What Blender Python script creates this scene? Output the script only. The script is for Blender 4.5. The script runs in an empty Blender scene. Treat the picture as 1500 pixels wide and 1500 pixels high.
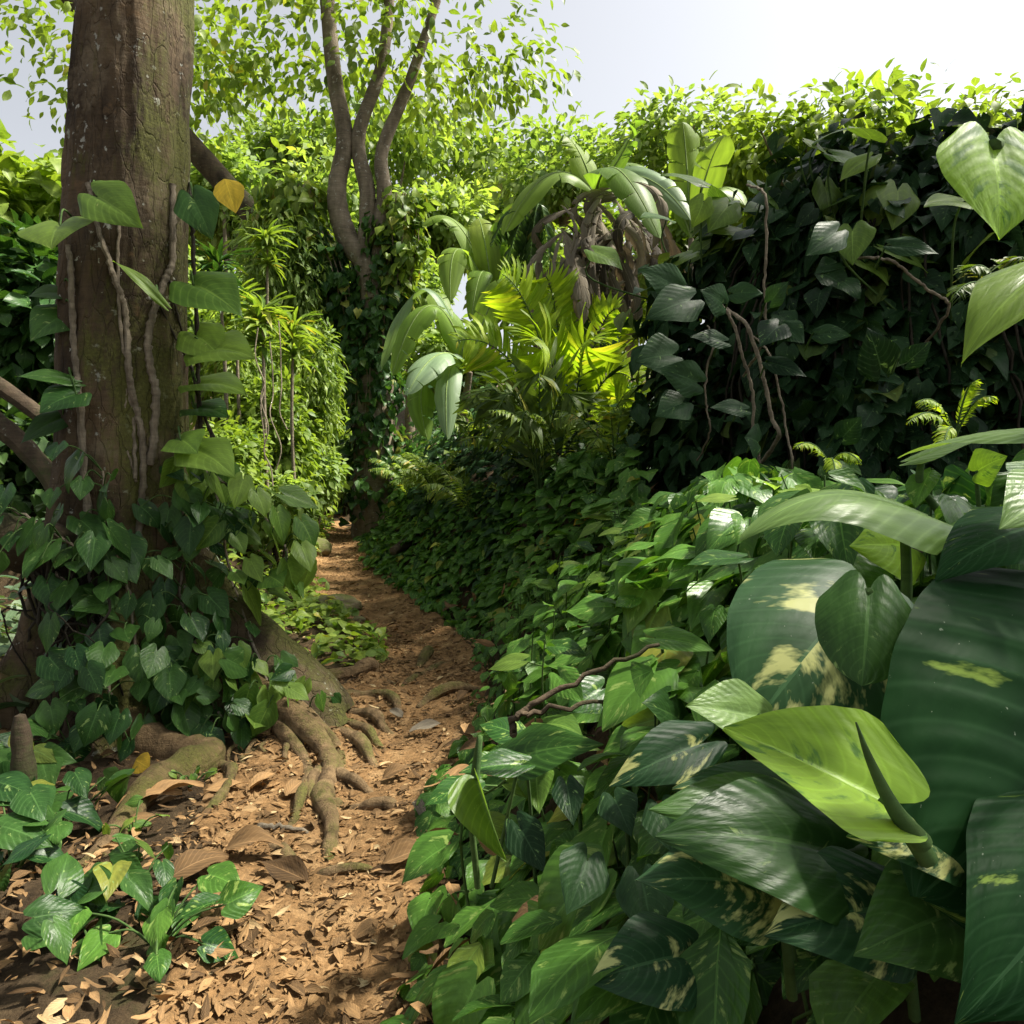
import bpy, math, random
import numpy as np
from mathutils import Vector, Matrix
random.seed(7)
rng = np.random.default_rng(11)
C = bpy.context.scene.collection
PI = math.pi
F, CX, HY, CAMZ = 1071.0, 750.0, 690.0, 1.35        # lens in photo pixels, horizon row, eye height


def P(px, py, Y):
    return np.array([(px - CX) / F * Y, Y, CAMZ + (HY - py) / F * Y])


def nrm(v):
    v = np.asarray(v, float)
    return v / (np.linalg.norm(v, axis=-1, keepdims=True) + 1e-9)


def sstep(a, b, x):
    t = np.clip((np.asarray(x, float) - a) / (b - a), 0, 1)
    return t * t * (3 - 2 * t)


# ------------------------------------------------------------------ mesh collecting
class MB:
    def __init__(s):
        s.v, s.f, s.uv, s.r, s.n = [], [], [], [], 0

    def add(s, v, f, uv=None, r=None):
        v = np.asarray(v, float).reshape(-1, 3)
        f = np.asarray(f, int)
        s.v.append(v)
        s.f.append(f + s.n)
        s.uv.append(np.zeros((len(v), 2)) if uv is None else np.asarray(uv, float))
        s.r.append(np.full(len(v), random.random()) if r is None else np.broadcast_to(np.asarray(r, float), (len(v),)))
        s.n += len(v)

    def inst(s, tpl, M, pos, r=None):
        tv, tf, tuv = tpl
        n, k = len(pos), len(tv)
        if n == 0:
            return
        v = np.einsum('kj,nji->nki', tv, M) + pos[:, None, :]
        f = (tf[None] + (np.arange(n) * k)[:, None, None]).reshape(-1, 4)
        rr = rng.random(n) if r is None else r
        s.add(v.reshape(-1, 3), f, np.tile(tuv, (n, 1)), np.repeat(rr, k))

    def build(s, name, mat, parent=None, origin=None):
        me = bpy.data.meshes.new(name)
        v = np.concatenate(s.v); f = np.concatenate(s.f); uv = np.concatenate(s.uv); r = np.concatenate(s.r)
        if parent is None and origin is None:
            origin = np.array([(v[:, 0].min() + v[:, 0].max()) / 2, (v[:, 1].min() + v[:, 1].max()) / 2, v[:, 2].min()])
        if parent is not None:
            origin = np.array(parent.get('_o', (0, 0, 0)))
        v = v - np.asarray(origin)
        me.vertices.add(len(v)); me.vertices.foreach_set('co', v.ravel())
        me.loops.add(f.size); me.loops.foreach_set('vertex_index', f.ravel().astype(np.int32))
        me.polygons.add(len(f))
        me.polygons.foreach_set('loop_start', np.arange(0, f.size, 4, dtype=np.int32))
        me.polygons.foreach_set('use_smooth', np.ones(len(f), bool))
        me.update(calc_edges=True)
        ul = me.uv_layers.new(name='UVMap')
        ul.data.foreach_set('uv', uv[f.ravel()].ravel())
        a = me.attributes.new('rnd', 'FLOAT', 'POINT')
        a.data.foreach_set('value', r)
        me.materials.append(mat)
        o = bpy.data.objects.new(name, me)
        C.objects.link(o)
        if parent is None:
            o.location = origin
        else:
            o.parent = parent
        return o


def thing(name, loc, label, cat, group=None):
    o = bpy.data.objects.new(name, None)
    o.empty_display_size = 0.1
    C.objects.link(o)
    o.location = loc
    o['_o'] = [float(c) for c in loc]
    tag(o, label, cat, group)
    return o


def tag(o, label=None, cat=None, group=None, kind=None):
    if label: o['label'] = label
    if cat: o['category'] = cat
    if group: o['group'] = group
    if kind: o['kind'] = kind
    return o


def grid_faces(nu, nv):
    i, j = np.meshgrid(np.arange(nu - 1), np.arange(nv - 1), indexing='ij')
    a = (i * nv + j).ravel()
    return np.stack([a, a + 1, a + nv + 1, a + nv], 1)


# ------------------------------------------------------------------ leaf shapes (x side, y along, z up; length 1)
HT = [0, .08, .22, .42, .62, .78, .91, 1]
HW = [.36, .45, .49, .43, .30, .18, .07, .004]
LT = [0, .12, .35, .6, .8, 1]
LW = [.015, .07, .105, .09, .05, .002]
RW = [.36, .46, .50, .49, .43, .32, .19, .004]
OT = [0, .15, .4, .65, .85, 1]
OW = [.02, .19, .27, .22, .11, .003]


def leaf(kind='heart', nt=7, ns=5, fold=.15, droop=.25, arch=0., wave=.03, wide=1., ph=0., quilt=0., lobe=.2, curl=0., groove=0.):
    t = np.linspace(0, 1, nt) ** .9
    s = np.linspace(-1, 1, ns)
    T, S = np.meshgrid(t, s, indexing='ij')
    if kind in ('heart', 'round'):
        HP = HW if kind == 'heart' else RW
        w = np.interp(t, HT, HP) * wide
        if nt > 9:                                   # smooth the outline on close-up leaves
            tt = np.linspace(0, 1, 200); ww = np.interp(tt, HT, HP)
            k = np.ones(17) / 17
            ws = np.convolve(np.pad(ww, 8, mode='edge'), k, 'valid'); ws[-8:] = ww[-8:]
            w = np.interp(t, tt, ws) * wide
        back = -lobe * np.sin(PI * np.abs(S) ** .8)
    elif kind == 'lance':
        w = np.interp(t, LT, LW) * wide; back = 0 * S
    else:
        w = np.interp(t, OT, OW) * wide; back = 0 * S
    X = S * w[:, None]
    Y = T + (1 - T) ** 3 * back
    Z = fold * np.abs(X) - droop * T * T + arch * 4 * T * (1 - T) + wave * np.sin(7 * T + ph + 2 * np.sign(S)) * S * S
    Z -= curl * (np.abs(S) ** 2.2) * w[:, None]
    if groove:
        Z -= groove * np.exp(-(S / .07) ** 2) * (1 - T)
    if quilt:
        Z += quilt * (1 - 2 * np.abs(np.sin((T - .30 * np.abs(S)) * PI * 9 + .3)) ** .7) * np.clip(np.sin(PI * np.clip(np.abs(S) * .9 + .08, 0, 1)), 0, 1) * (1 - T) ** .5
    v = np.stack([X, Y, Z], -1).reshape(-1, 3)
    uv = np.stack([S * .5 + .5, T], -1).reshape(-1, 2)
    return v, grid_faces(nt, ns), uv


HEARTS = [leaf('heart', 7, 5, .18, .28, wave=.03, ph=0), leaf('heart', 7, 5, .3, .42, wave=.05, ph=1.5),
          leaf('heart', 7, 5, .05, .15, wave=.06, ph=3, wide=.9), leaf('heart', 7, 5, -.12, .35, wave=.04, ph=4.4, wide=.82),
          leaf('heart', 7, 5, .5, .3, wave=.03, ph=2.2, wide=.8)]
HEARTS_HI = [leaf('heart', 13, 9, .15, .3, wave=.03, ph=0, curl=.1), leaf('heart', 13, 9, .28, .45, wave=.05, ph=1.5),
             leaf('heart', 13, 9, .1, .18, wave=.06, ph=3, wide=.88, curl=.2), leaf('heart', 13, 9, -.1, .4, wave=.05, ph=4.4, wide=.8),
             leaf('heart', 13, 9, .45, .32, wave=.04, ph=2.2, wide=.75)]
OVALS = [leaf('oval', 5, 3, .2, .25), leaf('oval', 5, 3, .0, .4, wide=1.2), leaf('oval', 5, 3, .35, .1, wide=.85)]
WIDEOV = [leaf('oval', 5, 5, .15, .25, wide=1.5), leaf('oval', 5, 5, .0, .35, wide=1.7, wave=.06), leaf('oval', 5, 5, .3, .15, wide=1.3)]
LANCES = [leaf('lance', 6, 3, .2, .35), leaf('lance', 6, 3, .1, .7, wide=1.1), leaf('lance', 6, 3, .3, .15, wide=1.3)]


def frames(tip, n):
    """rows x,y,z of the leaf frame for arrays of tip directions and normals"""
    y = nrm(tip)
    n = n - (n * y).sum(-1, keepdims=True) * y
    z = nrm(n)
    x = np.cross(y, z)
    return np.stack([x, y, z], 1)


def scatter(mb, tpls, pos, tip, n, size, r=None):
    M = frames(tip, n) * size[:, None, None]
    k = rng.integers(0, len(tpls), len(pos))
    for i, t in enumerate(tpls):
        m = k == i
        mb.inst(t, M[m], pos[m], None if r is None else r[m])


def tube(mb, pts, rad, ns=8, knots=0., r=None):
    pts = np.asarray(pts, float)
    n = len(pts)
    rad = np.broadcast_to(np.asarray(rad, float), (n,)).copy()
    tan = nrm(np.gradient(pts, axis=0))
    ref = np.array([0, 0, 1.]) if abs(tan[0][2]) < .9 else np.array([1., 0, 0])
    u = nrm(np.cross(tan[0], ref))
    V = []
    ang = np.linspace(0, 2 * PI, ns + 1)
    for i in range(n):
        u = nrm(u - np.dot(u, tan[i]) * tan[i])
        w = np.cross(tan[i], u)
        rr = rad[i] * (1 + knots * random.uniform(-1, 1)) if knots else rad[i]
        V.append(pts[i] + rr * (np.cos(ang)[:, None] * u + np.sin(ang)[:, None] * w))
    V = np.concatenate(V)
    L = np.concatenate([[0], np.cumsum(np.linalg.norm(np.diff(pts, axis=0), axis=1))])
    uv = np.stack([np.tile(ang / (2 * PI), n), np.repeat(L, ns + 1)], 1)
    mb.add(V, grid_faces(n, ns + 1), uv, r)
    # end caps as collapsed fans
    for e, i in ((0, 0), (1, n - 1)):
        ring = V[i * (ns + 1):(i + 1) * (ns + 1)]
        c = np.repeat(pts[i][None] + (tan[i] * rad[i] * .4 * (1 if e else -1)), ns + 1, 0)
        c = c + (ring - c) * .05
        mb.add(np.concatenate([ring, c]) if not e else np.concatenate([c, ring])[::1], grid_faces(2, ns + 1), None, r)


def smooth(pts, k=6):
    """Catmull-Rom through the given points"""
    p = np.asarray(pts, float)
    p = np.concatenate([[2 * p[0] - p[1]], p, [2 * p[-1] - p[-2]]])
    out = []
    for i in range(1, len(p) - 2):
        for t in np.arange(k) / k:
            a, b, c, d = p[i - 1:i + 3]
            out.append(.5 * (2 * b + (c - a) * t + (2 * a - 5 * b + 4 * c - d) * t * t + (3 * b - a - 3 * c + d) * t ** 3))
    out.append(p[-2])
    return np.array(out)


def wob(pts, a):
    pts = np.array(pts, float)
    k = rng.normal(0, a, pts.shape)
    k[0] = 0; k[-1] *= .3
    return pts + k


# ------------------------------------------------------------------ materials
def newmat(name):
    m = bpy.data.materials.new(name)
    m.use_nodes = True
    nt = m.node_tree
    nt.nodes.clear()
    return m, nt, nt.nodes.new, nt.links.new


def ramp(nd, stops, interp='LINEAR'):
    e = nd.color_ramp
    e.interpolation = interp
    while len(e.elements) < len(stops): e.elements.new(.5)
    for el, (p, c) in zip(e.elements, stops):
        el.position = p
        el.color = (*c, 1) if len(c) == 3 else c


def leafmat(name, dark, light, old=None, transl=.35, rough=.38, var=0., cream=(.55, .58, .22), vein=.12, vs=(1.6, 9., 1.6), specks=False, trcol=None, bump=.25, nv=9, spec=.22):
    m, nt, N, L = newmat(name)
    out = N('ShaderNodeOutputMaterial')
    at = N('ShaderNodeAttribute'); at.attribute_name = 'rnd'
    cr = N('ShaderNodeValToRGB')
    st = [(0, dark), (.75, light)]
    if old: st += [(.93, light), (.985, old)]
    ramp(cr, st)
    L(at.outputs['Fac'], cr.inputs[0])
    uv = N('ShaderNodeUVMap')
    sp = N('ShaderNodeSeparateXYZ'); L(uv.outputs[0], sp.inputs[0])

    def mth(op, a, b=None, c=None):
        n = N('ShaderNodeMath'); n.operation = op
        for i, q in enumerate((a, b, c)):
            if q is None: continue
            if isinstance(q, (int, float)): n.inputs[i].default_value = q
            else: L(q, n.inputs[i])
        return n.outputs[0]
    s = mth('ABSOLUTE', mth('SUBTRACT', mth('MULTIPLY', sp.outputs[0], 2.), 1.))
    t = sp.outputs[1]
    vc = mth('SUBTRACT', t, mth('MULTIPLY', s, .30))          # constant along a side vein
    wv = mth('SINE', mth('MULTIPLY', vc, 2 * PI * nv))
    rib = mth('LESS_THAN', s, .035)
    veinm = mth('MAXIMUM', mth('MULTIPLY', mth('POWER', mth('ABSOLUTE', mth('SINE', mth('MULTIPLY', vc, PI * nv))), 24.), .45), rib)
    mix1 = N('ShaderNodeMixRGB'); mix1.blend_type = 'MIX'
    L(mth('MULTIPLY', veinm, vein * 2.5), mix1.inputs[0]); L(cr.outputs[0], mix1.inputs[1])
    lv = tuple(min(1, c * 2.2 + .03) for c in light)
    mix1.inputs[2].default_value = (*lv, 1)
    # blotchy tone inside each leaf
    cmb = N('ShaderNodeCombineXYZ'); L(s, cmb.inputs[0]); L(vc, cmb.inputs[1]); L(mth('MULTIPLY', mth('GREATER_THAN', sp.outputs[0], .5), 7.), cmb.inputs[2])
    nz = N('ShaderNodeTexNoise'); nz.noise_dimensions = '4D'; nz.inputs['Scale'].default_value = 3.; nz.inputs['Detail'].default_value = 4
    L(cmb.outputs[0], nz.inputs['Vector']); L(mth('MULTIPLY', at.outputs['Fac'], 37.), nz.inputs['W'])
    mul = N('ShaderNodeMixRGB'); mul.blend_type = 'MULTIPLY'; mul.inputs[0].default_value = 1.
    L(mix1.outputs[0], mul.inputs[1])
    tr = N('ShaderNodeValToRGB'); ramp(tr, [(.3, (.7, .7, .7)), (.7, (1.25, 1.2, 1.1))]); L(nz.outputs['Fac'], tr.inputs[0])
    L(tr.outputs[0], mul.inputs[2])
    col = mul.outputs[0]
    if var:
        mp = N('ShaderNodeMapping'); mp.inputs['Scale'].default_value = vs
        L(cmb.outputs[0], mp.inputs[0])
        n2 = N('ShaderNodeTexNoise'); n2.noise_dimensions = '4D'; n2.inputs['Scale'].default_value = 1.; n2.inputs['Detail'].default_value = 5
        n2.inputs['Roughness'].default_value = .62
        L(mp.outputs[0], n2.inputs['Vector']); L(mth('MULTIPLY', at.outputs['Fac'], 91.), n2.inputs['W'])
        vr = N('ShaderNodeValToRGB'); ramp(vr, [(1 - .42 * var - .03, (0, 0, 0)), (1 - .42 * var + .03, (1, 1, 1))])
        L(n2.outputs['Fac'], vr.inputs[0])
        mx = N('ShaderNodeMixRGB'); L(vr.outputs[0], mx.inputs[0]); L(col, mx.inputs[1]); mx.inputs[2].default_value = (*cream, 1)
        col = mx.outputs[0]
    if specks:                                       # pale dust and scars
        n3 = N('ShaderNodeTexNoise'); n3.inputs['Scale'].default_value = 55.; n3.inputs['Detail'].default_value = 2
        L(uv.outputs[0], n3.inputs['Vector'])
        sr_ = N('ShaderNodeValToRGB'); ramp(sr_, [(.735, (0, 0, 0)), (.76, (.6, .6, .6))]); L(n3.outputs['Fac'], sr_.inputs[0])
        mx = N('ShaderNodeMixRGB'); L(sr_.outputs[0], mx.inputs[0]); L(col, mx.inputs[1]); mx.inputs[2].default_value = (.35, .4, .3, 1)
        col = mx.outputs[0]
    b = N('ShaderNodeBsdfPrincipled'); L(col, b.inputs['Base Color'])
    rr = N('ShaderNodeMapRange'); L(nz.outputs['Fac'], rr.inputs[0])
    rr.inputs[3].default_value = rough - .08; rr.inputs[4].default_value = rough + .12
    L(rr.outputs[0], b.inputs['Roughness'])
    b.inputs['Specular IOR Level'].default_value = spec
    if bump:
        bp = N('ShaderNodeBump'); bp.inputs['Strength'].default_value = bump; bp.inputs['Distance'].default_value = .02
        L(mth('ADD', mth('MULTIPLY', wv, mth('MULTIPLY', s, .10)), mth('MULTIPLY', nz.outputs['Fac'], .8)), bp.inputs['Height'])
        L(bp.outputs[0], b.inputs['Normal'])
    tl = N('ShaderNodeBsdfTranslucent')
    tm = N('ShaderNodeMixRGB'); tm.blend_type = 'MULTIPLY'; tm.inputs[0].default_value = 1
    L(col, tm.inputs[1]); tm.inputs[2].default_value = (*(trcol or (1.6, 1.6, .55)), 1)
    L(tm.outputs[0], tl.inputs['Color'])
    ms = N('ShaderNodeMixShader'); ms.inputs[0].default_value = transl
    L(b.outputs[0], ms.inputs[1]); L(tl.outputs[0], ms.inputs[2])
    L(ms.outputs[0], out.inputs[0])
    return m


def barkmat(name, c1, c2, lichen=None, moss=None, lich_amt=.62, moss_amt=.5, scale=6., stretch=(1, 1, .35), bump=.5, moss_dir=None, wrinkle=.25, mottle=False):
    m, nt, N, L = newmat(name)
    out = N('ShaderNodeOutputMaterial'); b = N('ShaderNodeBsdfPrincipled'); L(b.outputs[0], out.inputs[0])
    b.inputs['Roughness'].default_value = .9; b.inputs['Specular IOR Level'].default_value = .2
    g = N('ShaderNodeNewGeometry')
    mp = N('ShaderNodeMapping'); mp.inputs['Scale'].default_value = stretch; L(g.outputs['Position'], mp.inputs[0])

    def noise(sc, det=8, ro=.6, vec=None):
        n = N('ShaderNodeTexNoise'); n.inputs['Scale'].default_value = sc; n.inputs['Detail'].default_value = det
        n.inputs['Roughness'].default_value = ro
        L(vec or mp.outputs[0], n.inputs['Vector']); return n.outputs['Fac']
    n1 = noise(scale)
    cr = N('ShaderNodeValToRGB'); ramp(cr, [(.3, c1), (.7, c2)]); L(n1, cr.inputs[0])
    col = cr.outputs[0]

    def over(col, fac, c):
        mx = N('ShaderNodeMixRGB'); L(fac, mx.inputs[0]); L(col, mx.inputs[1])
        if isinstance(c, tuple): mx.inputs[2].default_value = (*c, 1)
        else: L(c, mx.inputs[2])
        return mx.outputs[0]
    # fine horizontal wrinkles
    mp2 = N('ShaderNodeMapping'); mp2.inputs['Scale'].default_value = (1.2, 1.2, 9.); L(g.outputs['Position'], mp2.inputs[0])
    nw = noise(5., 6, .65, mp2.outputs[0])
    wr = N('ShaderNodeValToRGB'); ramp(wr, [(.35, (1 - wrinkle,) * 3), (.6, (1.1, 1.1, 1.1))]); L(nw, wr.inputs[0])
    mw = N('ShaderNodeMixRGB'); mw.blend_type = 'MULTIPLY'; mw.inputs[0].default_value = 1; L(col, mw.inputs[1]); L(wr.outputs[0], mw.inputs[2])
    col = mw.outputs[0]
    if mottle:
        for sc_, lo_, c_ in ((1.6, .54, (.21, .165, .105)), (2.7, .56, (.03, .022, .014)), (7., .60, (.16, .10, .05))):
            rm = N('ShaderNodeValToRGB'); ramp(rm, [(lo_, (0, 0, 0)), (lo_ + .10, (.7, .7, .7))]); L(noise(sc_, 9, .7, g.outputs['Position']), rm.inputs[0])
            col = over(col, rm.outputs[0], c_)
        rl = N('ShaderNodeValToRGB'); ramp(rl, [(.66, (0, 0, 0)), (.68, (.75, .75, .75))]); L(noise(5.5, 7, .7, g.outputs['Position']), rl.inputs[0])
        col = over(col, rl.outputs[0], (.34, .35, .29))
    if lichen:
        n2 = noise(15., 5, .6, g.outputs['Position'])
        r2 = N('ShaderNodeValToRGB'); ramp(r2, [(lich_amt, (0, 0, 0)), (lich_amt + .03, (.85, .85, .85))]); L(n2, r2.inputs[0])
        col = over(col, r2.outputs[0], lichen)
    if moss:
        n3 = noise(2.2, 6, .65, g.outputs['Position'])
        f = n3
        if moss_dir:
            dn = N('ShaderNodeVectorMath'); dn.operation = 'DOT_PRODUCT'; L(g.outputs['True Normal'], dn.inputs[0])
            dn.inputs[1].default_value = moss_dir
            ad = N('ShaderNodeMath'); ad.operation = 'MULTIPLY_ADD'; L(dn.outputs['Value'], ad.inputs[0]); ad.inputs[1].default_value = .22
            L(n3, ad.inputs[2]); f = ad.outputs[0]
        n4 = noise(60., 4, .7, g.outputs['Position'])
        ad2 = N('ShaderNodeMath'); ad2.operation = 'MULTIPLY_ADD'; L(n4, ad2.inputs[0]); ad2.inputs[1].default_value = .25; L(f, ad2.inputs[2])
        r3 = N('ShaderNodeValToRGB'); ramp(r3, [(moss_amt + .12, (0, 0, 0)), (moss_amt + .3, (.9, .9, .9))]); L(ad2.outputs[0], r3.inputs[0])
        mc = N('ShaderNodeValToRGB'); ramp(mc, [(.35, tuple(c * .5 for c in moss)), (.65, moss)]); L(n4, mc.inputs[0])
        col = over(col, r3.outputs[0], mc.outputs[0])
    L(col, b.inputs['Base Color'])
    nwm = N('ShaderNodeMath'); nwm.operation = 'MULTIPLY'; L(nw, nwm.inputs[0]); nwm.inputs[1].default_value = .35 if mottle else .8
    ad = N('ShaderNodeMath'); ad.operation = 'ADD'; L(noise(scale * 4, 8, .7), ad.inputs[0]); L(nwm.outputs[0], ad.inputs[1])
    if mottle:
        vo = N('ShaderNodeTexVoronoi'); vo.feature = 'DISTANCE_TO_EDGE'; vo.inputs['Scale'].default_value = 7.
        mp3 = N('ShaderNodeMapping'); mp3.inputs['Scale'].default_value = (1.6, 1.6, .55); L(g.outputs['Position'], mp3.inputs[0])
        dv = N('ShaderNodeVectorMath'); dv.operation = 'MULTIPLY_ADD'; dv.inputs[1].default_value = (.35, .35, .35)
        nc = N('ShaderNodeTexNoise'); nc.inputs['Scale'].default_value = 4.; nc.inputs['Detail'].default_value = 6; L(mp3.outputs[0], nc.inputs['Vector'])
        L(nc.outputs['Color'], dv.inputs[0]); L(mp3.outputs[0], dv.inputs[2]); L(dv.outputs[0], vo.inputs['Vector'])
        cm = N('ShaderNodeMapRange'); L(vo.outputs['Distance'], cm.inputs[0]); cm.inputs[2].default_value = .05; cm.inputs[3].default_value = -.35; cm.inputs[4].default_value = 0.
        ad3 = N('ShaderNodeMath'); ad3.operation = 'ADD'; L(ad.outputs[0], ad3.inputs[0]); L(cm.outputs[0], ad3.inputs[1]); ad = ad3
    bp = N('ShaderNodeBump'); bp.inputs['Strength'].default_value = bump; bp.inputs['Distance'].default_value = .02
    L(ad.outputs[0], bp.inputs['Height']); L(bp.outputs[0], b.inputs['Normal'])
    return m


def soilmat(name, c1, c2, c3, moss=None, moss_amt=.6):
    m, nt, N, L = newmat(name)
    out = N('ShaderNodeOutputMaterial'); b = N('ShaderNodeBsdfPrincipled'); L(b.outputs[0], out.inputs[0])
    b.inputs['Roughness'].default_value = .95; b.inputs['Specular IOR Level'].default_value = .15
    g = N('ShaderNodeNewGeometry')

    def noise(sc, det=8, ro=.65):
        n = N('ShaderNodeTexNoise'); n.inputs['Scale'].default_value = sc; n.inputs['Detail'].default_value = det
        n.inputs['Roughness'].default_value = ro; L(g.outputs['Position'], n.inputs['Vector']); return n.outputs['Fac']
    cr = N('ShaderNodeValToRGB'); ramp(cr, [(.3, c1), (.52, c2), (.72, c3)]); L(noise(5.), cr.inputs[0])
    n5 = noise(45., 5, .75)
    r5 = N('ShaderNodeValToRGB'); ramp(r5, [(.3, (.55, .55, .55)), (.65, (1.15, 1.12, 1.08))]); L(n5, r5.inputs[0])
    mu = N('ShaderNodeMixRGB'); mu.blend_type = 'MULTIPLY'; mu.inputs[0].default_value = 1; L(cr.outputs[0], mu.inputs[1]); L(r5.outputs[0], mu.inputs[2])
    col = mu.outputs[0]
    if moss:
        r3 = N('ShaderNodeValToRGB'); ramp(r3, [(moss_amt, (0, 0, 0)), (moss_amt + .12, (.9, .9, .9))]); L(noise(1.7), r3.inputs[0])
        mx = N('ShaderNodeMixRGB'); L(r3.outputs[0], mx.inputs[0]); L(col, mx.inputs[1]); mx.inputs[2].default_value = (*moss, 1); col = mx.outputs[0]
    L(col, b.inputs['Base Color'])
    ad = N('ShaderNodeMath'); ad.operation = 'ADD'; L(noise(22.), ad.inputs[0]); L(noise(80., 6, .75), ad.inputs[1])
    bp = N('ShaderNodeBump'); bp.inputs['Strength'].default_value = .8; bp.inputs['Distance'].default_value = .02
    L(ad.outputs[0], bp.inputs['Height']); L(bp.outputs[0], b.inputs['Normal'])
    return m


M = {}
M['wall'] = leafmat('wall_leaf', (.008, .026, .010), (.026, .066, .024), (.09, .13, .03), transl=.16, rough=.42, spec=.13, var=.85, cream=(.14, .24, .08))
M['bank'] = leafmat('bank_leaf', (.015, .06, .014), (.085, .20, .03), (.24, .26, .04), transl=.30, rough=.34, spec=.22, var=.92, cream=(.25, .36, .09))
M['vine'] = leafmat('vine_leaf', (.014, .05, .015), (.05, .12, .025), (.2, .22, .04), transl=.26, rough=.34, spec=.2, var=.85, cream=(.22, .32, .10))
M['brightvine'] = leafmat('bright_vine_leaf', (.07, .16, .03), (.17, .27, .05), (.35, .33, .06), transl=.42, rough=.36, var=.7, spec=.22)
M['big'] = leafmat('big_leaf', (.02, .06, .024), (.03, .085, .03), None, transl=.2, rough=.42, var=1.04, vs=(.9, 4.2, .9), cream=(.5, .52, .2), nv=11, bump=.2, spec=.16, specks=True, vein=.16)
M['bigplain'] = leafmat('big_plain_leaf', (.008, .034, .010), (.013, .05, .014), None, transl=.16, rough=.46, var=.8, cream=(.22, .32, .06), nv=11, bump=.3, spec=.06, specks=True, vein=.2)
M['young'] = leafmat('young_leaf', (.18, .34, .035), (.25, .42, .05), None, transl=.42, rough=.33, vs=(1., 5., 1.), var=.98, cream=(.09, .2, .035), nv=10, bump=.15)
M['pale'] = leafmat('pale_leaf', (.13, .24, .07), (.19, .31, .10), None, transl=.38, rough=.34, var=.7, cream=(.40, .46, .24), nv=10)
M['fern'] = leafmat('fern_leaf', (.18, .30, .022), (.30, .42, .03), (.4, .4, .05), transl=.5, rough=.5, bump=0, vein=.05)
M['fernd'] = leafmat('dark_fern_leaf', (.05, .09, .02), (.10, .16, .03), (.2, .2, .03), transl=.35, rough=.5, bump=0, vein=.05)
M['banana'] = leafmat('banana_leaf', (.12, .22, .04), (.20, .31, .06), (.30, .30, .06), transl=.5, rough=.42, nv=40, bump=.25, vein=.06)
M['bananag'] = leafmat('grey_banana_leaf', (.14, .23, .12), (.2, .3, .17), None, transl=.3, rough=.4, nv=40, bump=.25, vein=.06)
M['shrub'] = leafmat('shrub_leaf', (.075, .15, .03), (.22, .31, .055), (.34, .30, .06), transl=.42, rough=.42, bump=0, vein=.05)
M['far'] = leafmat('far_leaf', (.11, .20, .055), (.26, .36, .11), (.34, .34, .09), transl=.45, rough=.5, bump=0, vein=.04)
M['darkleaf'] = leafmat('dark_leaf', (.02, .05, .018), (.055, .11, .03), (.14, .16, .03), transl=.3, rough=.4, bump=0, vein=.05)
M['silver'] = leafmat('silver_leaf', (.05, .10, .05), (.14, .20, .11), None, transl=.3, rough=.45, bump=0, vein=.05)
M['litter'] = leafmat('litter_leaf', (.05, .03, .014), (.30, .185, .085), (.46, .36, .2), transl=.1, rough=.8, bump=.3, vein=.08, trcol=(1, .8, .5), spec=.2)
M['dead'] = leafmat('dead_leaf', (.03, .025, .018), (.20, .175, .135), None, transl=.15, rough=.8, bump=.3, vein=.06, trcol=(1, .85, .6), spec=.2)
M['yellow'] = leafmat('yellow_leaf', (.45, .28, .03), (.5, .36, .04), None, transl=.4, rough=.5, bump=.1)
M['bark'] = barkmat('bark', (.02, .014, .009), (.14, .098, .056), (.42, .42, .36), (.10, .105, .025), .635, .56, 4., moss_dir=(.9, -.1, .35), bump=1., wrinkle=.16, mottle=True)
M['root'] = barkmat('root_bark', (.07, .045, .022), (.29, .195, .10), None, (.14, .14, .035), .66, .54, 16., moss_dir=(.3, 0, .4), bump=1.)
M['barkdark'] = barkmat('dark_bark', (.03, .022, .015), (.11, .08, .05), (.2, .2, .16), (.05, .07, .02), .66, .5, 7.)
M['barkgrey'] = barkmat('grey_bark', (.10, .08, .055), (.27, .22, .16), (.36, .35, .3), (.1, .12, .04), .62, .62, 7.)
M['stem'] = barkmat('vine_stem', (.10, .08, .055), (.28, .235, .17), None, None, scale=25.)
M['stemdark'] = barkmat('dark_stem', (.018, .016, .01), (.05, .042, .028), None, None, scale=25.)
M['stemgreen'] = barkmat('green_stalk', (.035, .075, .02), (.08, .14, .035), None, None, scale=12., bump=.15)
M['midrib'] = barkmat('pale_midrib', (.16, .24, .07), (.26, .34, .12), None, None, scale=12., bump=.1)
M['soil'] = soilmat('soil', (.035, .024, .014), (.07, .048, .026), (.11, .08, .045), (.035, .05, .012), .55)
M['path'] = soilmat('path_soil', (.12, .073, .033), (.28, .165, .072), (.42, .275, .135))
M['stone'] = barkmat('stone', (.12, .10, .06), (.28, .24, .15), (.3, .3, .24), (.14, .16, .04), .64, .46, 8., stretch=(1, 1, 1), moss_dir=(0, 0, .7))

# ------------------------------------------------------------------ terrain
def hp(y):
    return .05 * np.maximum(0, np.asarray(y, float) - 6)


def dist(py):
    d = F * CAMZ / (py - HY)
    return d if d < 6 else (CAMZ + .3) / (.05 + (py - HY) / F)


RE = [(610, 1400), (620, 1219), (640, 1150), (690, 1080), (702, 1000), (688, 950), (645, 905), (585, 862), (548, 830), (532, 790), (526, 765)]
LE = [(330, 1400), (300, 1219), (330, 1140), (440, 1065), (545, 985), (545, 945), (490, 910), (462, 880), (440, 842), (465, 800), (484, 765)]


def edge(E):
    d = np.array([dist(p[1]) for p in E]); x = np.array([(p[0] - CX) / F for p in E]) * d
    d = np.concatenate([[-5.], d, [18., 40.]])
    x = np.concatenate([[x[0]], x, [x[-1] - 2.6, x[-1] - 14]])
    return d, x


RD, RX = edge(RE)
LD, LX = edge(LE)


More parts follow.
